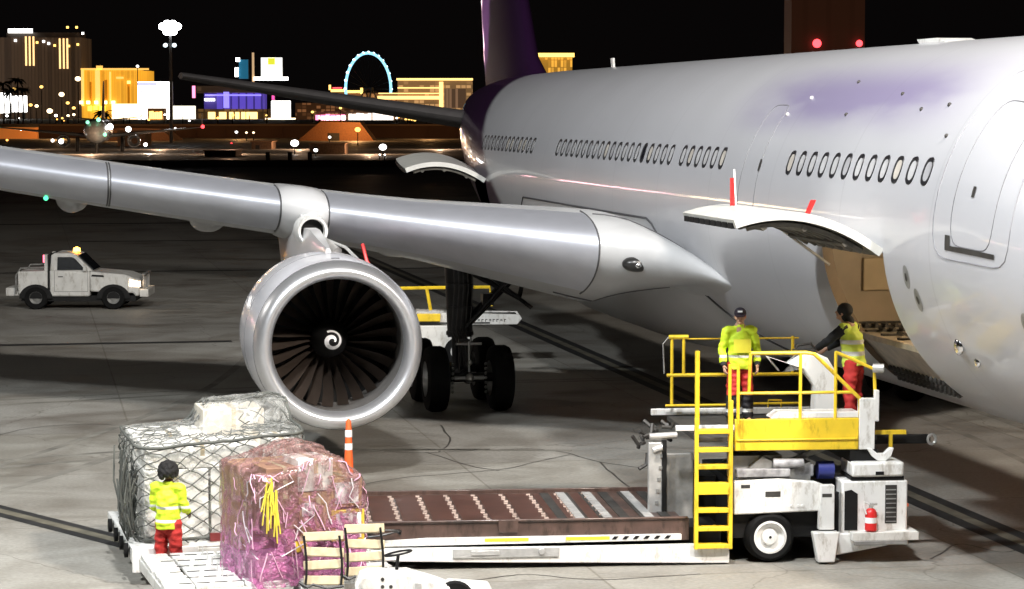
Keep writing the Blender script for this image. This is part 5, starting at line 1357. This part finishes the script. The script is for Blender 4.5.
screen('huge white video screen just left of the light mast', 139, 173, 82, 119, wglow, extra=(('picture', glowm('pale_violet_light', (.7, .7, 1), 1.1), [(139, 158, 82.5, 86), (140, 144, 90, 92.5)]),))
screen('white lit stage front below the gold hotel', 113, 139, 104, 119, warm)
screen('white lit billboard low at the far left edge', -6, 12, 93, 113, wglow)
screen('second white lit billboard low at the far left beside the palm', 13.5, 28, 96, 112, wglow)
screen('white lit stage front right of the light mast', 174, 196, 106, 119, glowm('cream_light', (1, .93, .75), 2.5))
screen('tall white video screen right of the blue arena', 272, 291, 101, 121, wglow, extra=(('foot_light', warm, [(266, 300, 118, 121.5)]),))
screen('white billboard with a yellow patch above the arena', 262, 283, 58, 79, glowm('soft_white', (1, 1, .95), 1.6), post=False, extra=(('picture', glowm('lime_patch', (.85, .85, .05), 1.0), [(269, 276, 58.5, 65)]), ('lower_banner', wglow, [(255, 289, 77.2, 80.6)])))
screen('small dark teal billboard with white corner lights', 240, 249, 60, 79, glowm('teal_light', (.02, .16, .28), .7), post=False, extra=(('picture', wglow, [(237, 241, 58, 62), (236, 239.5, 68, 77)]),))
t, O = building('sign_post', 'slim gold lit sign post between the two billboards', 254, 2200, cat='post'); part('post', glowm('tan_strip', (1, .65, .35), .6), t, O, 2200, [(253, 255, 53, 82)], 2)
screen('red neon strip left of the blue arena', 193.2, 196, 86, 98, pinkg, post=False)
screen('magenta neon strip right of the blue arena', 272.5, 275, 91, 100, glowm('magenta_light', (1, .1, .4), 1.5), post=False)
# blue arena
t, O = building('arena', 'low arena glowing blue with gold lit arches', 232, 2300)
part('wall', fac('arena_blue', (.03, .02, .1), (.16, .10, .75), .7, (7, 30), .7, .35), t, O, 2300, [(205, 264, 93, 109)], 40)
part('blue_band', glowm('arena_band', (.30, .25, 1), 1.4), t, O, 2300, [(206, 262, 94.5, 96), (224.5, 230, 92, 108)], 1.5, -1.6)
part('roof', fac('arena_roof', (.05, .03, .02), (.7, .4, .2), .12, (5, 5), .5, .3), t, O, 2300, [(196, 268, 86, 93)], 36, 2)
part('base_wall', fac('arena_base', (.05, .03, .02), (1, .5, .15), .12, (6, 6), .5, .2), t, O, 2300, [(190, 268, 109, 130)], 40, 1)
for a, b_ in ((209, 216), (220, 227), (230, 234), (236, 240), (242, 246), (247, 258)): part('lit_arch', glowm('arch_gold', (1, .68, .22), 2.6), t, O, 2300, [(a, b_, 112, 119)], 2, -1.5)
part('lamp', oglow, t, O, 2300, [(265, 270, 87.5, 92)], 2, -4); part('lamp', wglow, t, O, 2300, [(206, 216, 98.5, 101)], 2, -4)
# ferris wheel
t, O = building('ferris_wheel', 'giant observation wheel with a pale blue glowing rim', 369, FD, cat='ferris wheel')
s = FD/FPX; rz_ = math.radians(54); cz = CAM.z+(112-89)*s; Rr = 35.5*s
def wp(a, r, y=0): return (r*math.cos(a)*math.cos(rz_)-y*math.sin(rz_), r*math.cos(a)*math.sin(rz_)+y*math.cos(rz_), cz+r*math.sin(a))
o = new(cyang); o.tube([wp(math.pi*2*k/96, Rr) for k in range(96)], 1.3, 8, closed=True); ri = o.build('rim', t)
for k in range(28):
    o = new(glowm('capsule_glow', (.65, .92, 1), 3)); o.sphere(wp(math.pi*2*k/28, Rr+.6), 1.45, 8, 6); o.build('capsule', ri)
o = new(dark); 
for k in range(14): o.tube([wp(math.pi*2*k/28, Rr), wp(math.pi*2*k/28+math.pi, Rr)], .12, 3)
o.cyl(wp(0, 0, -5), wp(0, 0, 5), 1.6); o.build('spokes', t)
for sgn in (-1, 1):
    o = new(dark); o.tube([wp(0, 0, 4*sgn), (wp(0, 18, 9*sgn)[0], wp(0, 18, 9*sgn)[1], 0)], .7, 6); o.build('support_leg', t); o = new(dark); o.tube([wp(0, 0, 4*sgn), (wp(math.pi, 18, 9*sgn)[0], wp(math.pi, 18, 9*sgn)[1], 0)], .7, 6); o.build('support_leg', t)
# long gold-lined hotel
t, O = building('hotel', 'long hotel with horizontal gold light bands beside the tail', 435, FD)
part('wall', fac('hotel_cream_wall', (.12, .08, .05), (1, .55, .22), .55, (5, 3.6), .55, .30), t, O, FD, [(398, 472, 80, 130)], 40)
part('light_band', glowm('band_gold', (1, .62, .2), 2.2), t, O, FD, [(397, 473, 78.5, 80.6), (398, 440, 87.5, 88.6), (378, 440, 96, 99.5), (379, 440, 93, 94)], 2, -2.2)
part('light_pier', glowm('band_gold', (1, .62, .2), 2.2), t, O, FD, [(439.5, 443.5, 82, 108)], 2, -2.6)
part('end_block', fac('hotel_end_block', (.08, .05, .035), (1, .55, .3), .22, (3, 60), .5, .35), t, O, FD, [(444.5, 466, 89, 108)], 4, -4.6)
t, O = building('casino_hall', 'low casino hall with red and gold roof lights left of the wheel', 350, FD)
part('wall', fac('hall_wall', (.1, .04, .03), (1, .45, .15), .5, (4, 4), .5, .25), t, O, FD, [(328, 397, 93, 130)], 30, 8)
part('roof_light', gold, t, O, FD, [(329, 331, 85, 90), (331, 345, 89.5, 92), (346, 362, 90.5, 93), (360.5, 363, 88, 94)], 2, 5)
part('red_light', redg, t, O, FD, [(333, 342, 87.5, 88.6)], 2, 5)
# shop fronts along the street
shops = [(316, 346, 114, 121.5, 'soft pink lit shop front under the tailplane', pinkg), (322, 346, 115.5, 122.5, 'white lit shop front left of the wide glass pavilion', wglow), (349, 372, 113, 123, 'wide white glass pavilion below the wheel', glowm('pavilion_light', (1, .9, .8), 2.2)),
    (373, 394, 111, 123, 'right white glass pavilion below the wheel', glowm('pavilion_light', (1, .9, .8), 2.2)), (405, 425, 117, 121.5, 'small gold lit shop front left of the tail', gold), (430, 452, 118, 121.5, 'thin white lit shop front near the tail', wglow),
    (150, 163, 111, 119, 'gold lit kiosk below the white video screen', gold)]
for a, b_, y0, y1, lab, m_ in shops:
    t, O = building('shop_front', lab, (a+b_)/2, 2000, 'lit shop fronts along the street'); part('window', m_, t, O, 2000, [(a+(b_-a)*k/6, a+(b_-a)*(k+.86)/6, y0+random.uniform(0, 1.2), y1) for k in range(6)], 2)
    part('wall', fac('shop_wall', (.06, .03, .02), (1, .5, .2), .3, (3, 3), .4, .1), t, O, 2000, [(a-2, b_+2, y0-3, 130)], 14, 2.2)
t, O = building('arcade', 'dim arcade under the tailplane with pink neon', 350, 2100); part('wall', fac('arcade_wall', (.07, .03, .02), (1, .4, .15), .22, (4, 3), .45, .15), t, O, 2100, [(296, 400, 103, 130)], 20); part('neon', pinkg, t, O, 2100, [(354, 362, 106, 109), (326, 330, 116, 119)], 1, -1.2)
# gold tower behind the crown and dark tower with red beacons
t, O = building('hotel_tower', 'short gold lit tower rising above the airliner crown behind the fin', 554, FD)
part('wall', fac('gold_tower_wall', (.3, .16, .03), (1, .48, .06), 1.0, (3, 7), .6, .35), t, O, FD, [(537, 572, 58, 130)], 30)
part('crown_light', glowm('band_gold2', (1, .66, .14), 2.6), t, O, FD, [(534.5, 574, 53.5, 57.5)], 3, -3)
t, O = building('control_tower', 'wide dark brown tower with two red beacons above the airliner', 827, 1500)
part('wall', fac('tower_brown', (.03, .015, .01), (1, .36, .18), .018, (14, 100), .95, .9), t, O, 1500, [(790, 863, -40, 130)], 40)
for x in (815, 857):
    o = new(redg); p = at(x, 44, 1494)-at(827, 112, 1500); o.sphere(((x-827)*.6, -3, CAM.z+(112-44)*.6), 2.6 if x < 830 else 2.0, 16, 10); o.build('red_beacon', t)
    o = new(dark); o.box((x-827)*.6-.4, (x-827)*.6+.4, -2, 0, CAM.z+(112-44)*.6-3, CAM.z+(112-44)*.6-1.5); o.build('beacon_bracket', t)
# lit hotels farther along the street, left of the frame (seen in the fuselage paint)
labs = ['white lit', 'gold lit', 'pink lit', 'amber lit']
hm = [fac('strip_white', (.2, .2, .2), (1, .95, .9), 30, (6, 5), .7, .5), fac('strip_gold_f', (.2, .1, .05), (1, .6, .2), 20, (6, 5), .7, .5), fac('strip_pink', (.2, .1, .1), (1, .45, .5), 26, (6, 5), .7, .5), fac('strip_amber', (.2, .1, .05), (1, .75, .45), 26, (6, 5), .7, .5)]
x = -120; k = 0
while x > -3200:
    w = random.uniform(70, 190); h = random.uniform(4, 17)
    t, O = building('hotel_block', '%s low hotel on the far street beyond the left edge' % labs[k % 4], x-w/2, 2300, 'hotels on the far street beyond the left edge')
    t['label'] = 'lit hotel block on the far street beyond the left edge of the picture'
    part('wall', hm[k % 4], t, O, 2300, [(x-w, x, 118-h, 130)], 30)
    x -= w+random.uniform(10, 60); k += 1
# ---- perimeter wall / raised road
wallm = mat('road_wall_brown', (.13, .07, .045), .8, var=.35, vscale=.05)
p0 = at(-900, 112, 620); o = new(wallm); L_ = 1440*620/FPX
t = thing('road_wall', 'long brown retaining wall of the raised road in front of the lit city', 'wall', (p0.x, p0.y, 0), -11)
o.box(0, L_, 0, 12, 0, CAM.z-(124-112)*620/FPX+.0); wl_ = o.build('wall', t); o = new(mat('road_kerb', (.3, .2, .12), .7)); o.box(0, L_, -.4, 0, CAM.z-13.6*620/FPX, CAM.z-12.2*620/FPX); o.build('parapet', wl_)
o = new(wallm)
for k in range(50): o.box(L_*k/50, L_*k/50+.6, -.3, 0, 0, 2.7)
o.build('pier', wl_)
t, O = building('underpass', 'orange lit underpass wall at the far left edge', 15, 600, cat='wall'); part('lit_wall', glowm('sodium_lit_wall', (.8, .26, .05), .28), t, O, 600, [(-60, 38, 127, 150)], 2); part('beam', dark, t, O, 600, [(-60, 40, 124.5, 127)], 3, -2)  # the wall is no lamp; sodium light is put in as its glow
def mound(lab, px0, px1, y0, dist, m_):
    p = at((px0+px1)/2, 112, dist); w = (px1-px0)*dist/FPX; h = CAM.z+(112-y0)*dist/FPX
    t = thing('storage_shed', lab, 'shed', (p.x, p.y, 0), -11); o = new(m_); o.prism([(-w/2, 0), (-w*.2, h), (w*.32, h*.96), (w/2, 0)], 0, 14, 'y'); o.build('roof', t)
    o = new(dark); o.box(-w*.1, w*.05, -.1, .0, 0, h*.4); o.build('doorway', t); return t
mound('orange brown sloped shed under an orange lamp below the wheel', 298, 374, 121.5, 560, mat('sodium_shed', (.30, .13, .05), .8, var=.2))
mound('long brown sloped shed behind the small distant airliner', 92, 176, 128, 560, mat('brown_shed', (.22, .11, .06), .8, var=.2))
def sodium(px, py, dist, e, col=(1, .5, .18)):
    d = bpy.data.lights.new('yard_lamp_and_fill', 'POINT'); d.energy = e; d.color = col; d.shadow_soft_size = .3; o = bpy.data.objects.new('yard_lamp_and_fill', d); S.collection.objects.link(o); o.location = at(px, py, dist)
sodium(356, 121, 552, 5000); sodium(130, 124, 546, 3000); sodium(60, 120, 590, 3500); sodium(240, 118, 590, 2500); sodium(430, 120, 590, 2500)
for q in range(7): sodium(20+q*70, 136, 430-(q % 2)*50, 2400, (1, .62, .38))  # unseen lamps added in an even row to lift the dark far ground
# ---- lamps
def lamp(lab, px, py, dist, m_, r, grp='lamps along the far side of the airfield', nm='street_lamp'):
    p = at(px, py, dist); t = thing(nm, lab, 'lamp', (p.x, p.y, 0), 0, grp)
    o = new(dark); o.cyl((0, 0, 0), (0, 0, p.z), .09*dist/400, .06*dist/400, 8); o.build('pole', t)
    o = new(m_); o.sphere((0, 0, p.z), r, 12, 8, (1, 1, .8)); o.build('lamp_head', t); return t
L = [('white', 295, 143, 380, wglow, .62), ('oval white', 383, 147, 360, wglow, .55), ('orange', 358, 129.5, 480, oglow, .55), ('small white', 330, 137, 400, wglow, .22), ('white', 237, 132, 560, wglow, .32), ('small amber', 247, 132.5, 560, warm, .25), ('small amber', 254, 132.5, 560, warm, .25),
     ('small', 316, 150, 360, wglow, .3), ('gold', 79.5, 79, 1500, warm, 1.7), ('orange', 63, 94.5, 1500, warm, 1.6), ('orange', 51, 111, 1200, warm, 1.4), ('gold', 69, 103, 1400, gold, 1.0), ('gold', 75, 108, 1400, gold, 1.0), ('gold', 32, 105, 1400, gold, 1.0),
     ('gold', 38, 106, 1400, warm, 1.0), ('gold', 16, 89, 1400, gold, 1.2), ('gold', 43, 87, 1400, gold, 1.0), ('white', 139, 66.5, 2300, wglow, 1.3), ('amber', 268, 90, 1500, oglow, 1.3), ('amber', 320, 118, 1500, warm, .9),
     ('amber', 313, 112, 1500, gold, .9), ('amber', 341, 108, 1500, gold, .9), ('pale', 397, 118, 1500, wglow, .6), ('gold', 457, 121.5, 900, warm, .8), ('gold', 412, 119.5, 1200, gold, .6), ('small white', 176, 128, 600, wglow, .2),
     ('small', 380, 154.5, 330, wglow, .12), ('small', 385, 154.5, 330, wglow, .12), ('red', 232, 143, 500, redg, .15), ('small', 64, 139, 480, oglow, .2), ('small', 8, 140, 520, oglow, .25)]
for k, (c_, px, py, ds, m_, r_) in enumerate(L): 
    t = lamp('', px, py, ds, m_, r_); t['label'] = c_+' lamp head glowing on a thin pole at the far airfield edge'; t['group'] = c_+' lamps at the far airfield edge'
for k in range(34):
    px = random.uniform(-10, 460); t = lamp('', px, random.uniform(114, 121), random.uniform(900, 1700), [gold, warm, oglow, wglow][k % 4], random.uniform(.35, .7)); t['label'] = 'tiny %s street lamp before the lit shop fronts' % ['gold', 'cream', 'orange', 'white'][k % 4]; t['group'] = 'tiny %s street lamps' % ['gold', 'cream', 'orange', 'white'][k % 4]
# floodlight mast
MD = 520; p = at(172, 28, MD); s_=1.0; t = thing('light_mast', 'tall floodlight mast with a bright white head above the skyline', 'light mast', (p.x, p.y, 0), -11)
o = new(mat('mast_grey', (.2, .2, .21), .5)); o.cyl((0, 0, 0), (0, 0, p.z), .38, .22, 12); o.box(-2.1, 2.1, -.1, .1, p.z-.1, p.z+.1); o.box(-1.2, 1.2, -.1, .1, p.z-3.4, p.z-3.25); o.build('mast', t)
for j, (dx, dz, rr) in enumerate([(-1.25, .1, .62), (-.42, .3, .78), (.42, .3, .78), (1.25, .1, .62), (-.5, -.5, .66), (.5, -.5, .66)]):
    o = new(glowm('flood_white', (1, 1, 1), 14)); o.sphere((dx*1.25, -.3, p.z+dz*1.7), rr*1.35, 12, 8, (1, .5, .9)); o.build('flood_lamp', t)
for dx in (-1.0, .85): o = new(glowm('flood_dim', (.8, .95, 1), 2)); o.sphere((dx, -.3, p.z-3.7), .48, 12, 8, (1, .5, .9)); o.build('flood_lamp', t)
# low service buildings and parked equipment on the far edge of the apron
for k, (a, b_, y0, y1, ds, lab) in enumerate(((118, 146, 131, 137, 470, 'low orange lit shed roof beyond the distant airliner'), (252, 272, 142, 150, 430, 'small tan hut with an orange front left of the white lamp'), (205, 236, 151, 156, 360, 'low dark service shed above the middle of the wing'),
        (310, 345, 144, 156, 380, 'dark low van shaped shed beside the orange shed'))):
    t, O = building('service_hut', lab, (a+b_)/2, ds); part('wall', mat('hut_wall_%d' % 0, (.25, .15, .09), .8, var=.3), t, O, ds, [(a, b_, y0, 170)], 8); part('roof', mat('hut_roof', (.35, .2, .1), .7), t, O, ds, [(a-1, b_+1, y0-1, y0)], 9, -.4); part('door', dark, t, O, ds, [(a+4, a+8, y0+3, 170)], .1, -.12)
for px in (268, 290, 310):
    t, O = building('jersey_barrier', 'short pale concrete bollard on the far apron edge', px, 300, 'pale bollards on the far apron edge', 'bollard'); part('post', mat('pale_concrete', (.30, .28, .24), .8), t, O, 300, [(px-2, px+2, 152, 170)], .5)
t = thing('blast_fence', 'long low concrete barrier across the far apron', 'barrier', tuple(at(-300, 112, 292)), -11); t.location.z = 0
o = new(mat('barrier_concrete', (.20, .18, .16), .85, var=.3, vscale=.3)); o.prism([(0, 0), (.1, .8), (.4, .8), (.5, 0)], 0, 95, 'x'); o.build('wall', t)
# palms and trees before the hotel
def palm(px, py, dist):
    p = at(px, py, dist); t = thing('palm_tree', 'dark palm silhouette in front of the brown hotel', 'palm tree', (p.x, p.y, 0), 0, 'dark palms before the hotel')
    o = new(mat('palm_trunk', (.08, .05, .03), .9)); o.tube([(0, 0, 0), (.3, 0, p.z*.5), (0, 0, p.z)], .35, 6); o.build('trunk', t)
    o = new(mat('palm_leaf', (.03, .045, .015), .8))
    for k in range(26):
        a = random.uniform(0, 6.28); e = random.uniform(-.3, .8); prev = None; L_ = random.uniform(3.5, 5.5)
        for q in range(6):
            r = L_*q/5; z = p.z+r*math.sin(e)-.12*r*r; w = .45*math.sin(math.pi*(q+.4)/5.6); c_ = Vector((math.cos(a)*r, math.sin(a)*r, z)); sd = Vector((-math.sin(a), math.cos(a), -.3))*w
            vv = [o.v(c_-sd), o.v(c_+sd)]
            if prev: o.f([prev[0], prev[1], vv[1], vv[0]])
            prev = vv
    o.build('crown', t, recalc=False)
for px, py, ds in ((5, 84, 1100), (11, 91, 1000), (19, 80, 1100), (24, 90, 1050), (104, 113, 900)): palm(px, py, ds)
# ---- small distant airliner
DA = at(88, 112, 395)
t = thing('distant_airliner', 'small distant airliner with a pale tail and a red wing tip light', 'airliner', (DA.x+1.5, DA.y, 0), -4)
pale = mat('distant_hull', (.35, .36, .36), .25, coat=.5, var=.1)
def df(s):
    if s < 4: r = 1.95*math.sqrt(max(.001, 1-(1-s/4)**2.2)); return r, 3.4-.25*(1-s/4)
    if s > 24: q = (s-24)/12.5; return 1.95*(1-q**1.3)+.15, 3.4+1.4*q**1.2
    return 1.95, 3.4
o = new(pale); o.loft([[Vector((math.cos(a)*df(s)[0], s-6, df(s)[1]+math.sin(a)*df(s)[0])) for a in [2*math.pi*k/24 for k in range(24)]] for s in [.02, .3, .8, 1.6, 2.6, 4, 8, 14, 20, 24, 27, 30, 33, 35, 36.4]]); fo = o.build('fuselage', t)
o = new(mat('distant_red_band', (.35, .03, .05), .3, coat=.4)); o.loft([[Vector((math.cos(a)*(df(s)[0]+.02), s-6, df(s)[1]+math.sin(a)*(df(s)[0]+.02))) for a in [math.pi*1.02+k*.05 for k in range(12)]+[math.pi*1.02+k*.05 for k in range(11, -1, -1)]] for s in [2.6, 4, 8, 14, 20]], cap=False); o.build('stripe', fo)
o = new(mat('distant_fin', (.42, .36, .32), .4)); o.loft(slab([((0, 23.5, 4.9), 6, 1, (1, 0, 0)), ((0, 28.5, 11.6), 2.2, 1, (1, 0, 0))])); o.build('tail_fin', t)
for sd in (-1, 1):
    o = new(pale); o.loft(slab([((sd*1.5, 8, 2.6), 6, 1.1, (0, 0, 1)), ((sd*16.5, 15.5, 3.9), 1.6, 1.1, (0, 0, 1))])); wo = o.build('wing', t)
    o = new(pale); o.prism([(15.6, 3.9), (17.0, 3.9), (17.6, 6.1), (17.0, 6.2)], sd*16.5-.1, sd*16.5+.1, 'x'); o.build('winglet', wo)
    o = new(redg if sd > 0 else greeng); o.sphere((sd*16.6, 15.4, 4.0), .3, 10, 8); o.build('lamp', wo)
    o = new(pale); o.lathe([(0, .9), (-.1, 1.0), (1, 1.1), (3, .9), (3.8, .5)], (sd*5.6, 6.5, 1.75), (0, 1, 0), 20); o.build('engine', t)
    o = new(pale); o.loft(slab([((sd*.8, 27, 5), 3.5, 1, (0, 0, 1)), ((sd*6.2, 30, 5.6), 1.3, 1, (0, 0, 1))])); o.build('tailplane', t)
    o = new(dark); o.cyl((sd*3.6, 12, 0), (sd*3.6, 12, 2.4), .3); o.build('landing_gear', t)
o = new(dark); o.cyl((0, -2, 0), (0, -2, 2), .25); o.build('landing_gear', t)
for (x, y, z, m_, r_) in ((-1.2, -4.5, 4.8, greeng, .3), (.5, -5, 5.2, greeng, .35), (2.2, -3, 4.1, wglow, .5), (5, -2, 3.7, wglow, .45), (1.5, -6.2, 2.9, greeng, .3), (-5.5, -1, 1.8, wglow, .4), (-7, 2, 1.9, wglow, .25), (7.5, 4, 1.2, wglow, .3)):
    o = new(m_); o.sphere((x, y, z), r_, 8, 6); o.build('lamp', t)
sodium(150, 150, 385, 1200, (1, .8, .6))
# ================================================================== every loose piece of these parts becomes a part of its own
def separate(o):
    me = o.data; n = len(me.vertices); par = list(range(n))
    def fd(a):
        while par[a] != a: par[a] = par[par[a]]; a = par[a]
        return a
    for e_ in me.edges:
        a, b_ = fd(e_.vertices[0]), fd(e_.vertices[1])
        if a != b_: par[a] = b_
    isl = {}
    for p in me.polygons: isl.setdefault(fd(p.vertices[0]), []).append(p.index)
    if len(isl) < 2 or len(isl) > 60: return
    first = True
    for faces in isl.values():
        vs = sorted({v for f_ in faces for v in me.polygons[f_].vertices}); ix = {v: i for i, v in enumerate(vs)}
        m2 = bpy.data.meshes.new(o.name.split('.')[0]); m2.from_pydata([me.vertices[v].co for v in vs], [], [[ix[v] for v in me.polygons[f_].vertices] for f_ in faces])
        for mt in me.materials: m2.materials.append(mt)
        for p, f_ in zip(m2.polygons, faces): p.material_index = me.polygons[f_].material_index; p.use_smooth = me.polygons[f_].use_smooth
        m2.set_sharp_from_angle(angle=R_(35))
        if first: keep = m2; first = False
        else:
            c = o.copy(); c.data = m2; S.collection.objects.link(c); c.parent = o.parent
    o.data = keep
NM_ = {'platform_edge', 'scissor_lift', 'hydraulic_hose', 'sill_roller', 'latch', 'bolt', 'vent_hole', 'hydraulic_line', 'side_roller', 'yellow_stripe', 'hazard_stripe', 'slide_strip', 'light_band', 'sign', 'neon', 'bed_rail',
       'post', 'lit_arch', 'roller_slot', 'mast_bolt', 'hydraulic_pack', 'cowl_seam', 'fillet_seam', 'door_frame', 'bolt_hole', 'roof_light', 'deck_stop', 'headboard_post', 'pilaster', 'dark_band', 'catch_plate', 'decal', 'undershirt', 'warning_streamer'}
for o in list(S.objects):
    if o.type == 'MESH' and o.name.split('.')[0] in NM_ and o.parent and not o.children: separate(o)
for o in S.objects:
    if o.type == 'MESH' and o.name.split('.')[0] in ('roller', 'deck_slot', 'roller_track'): o['kind'] = 'stuff'
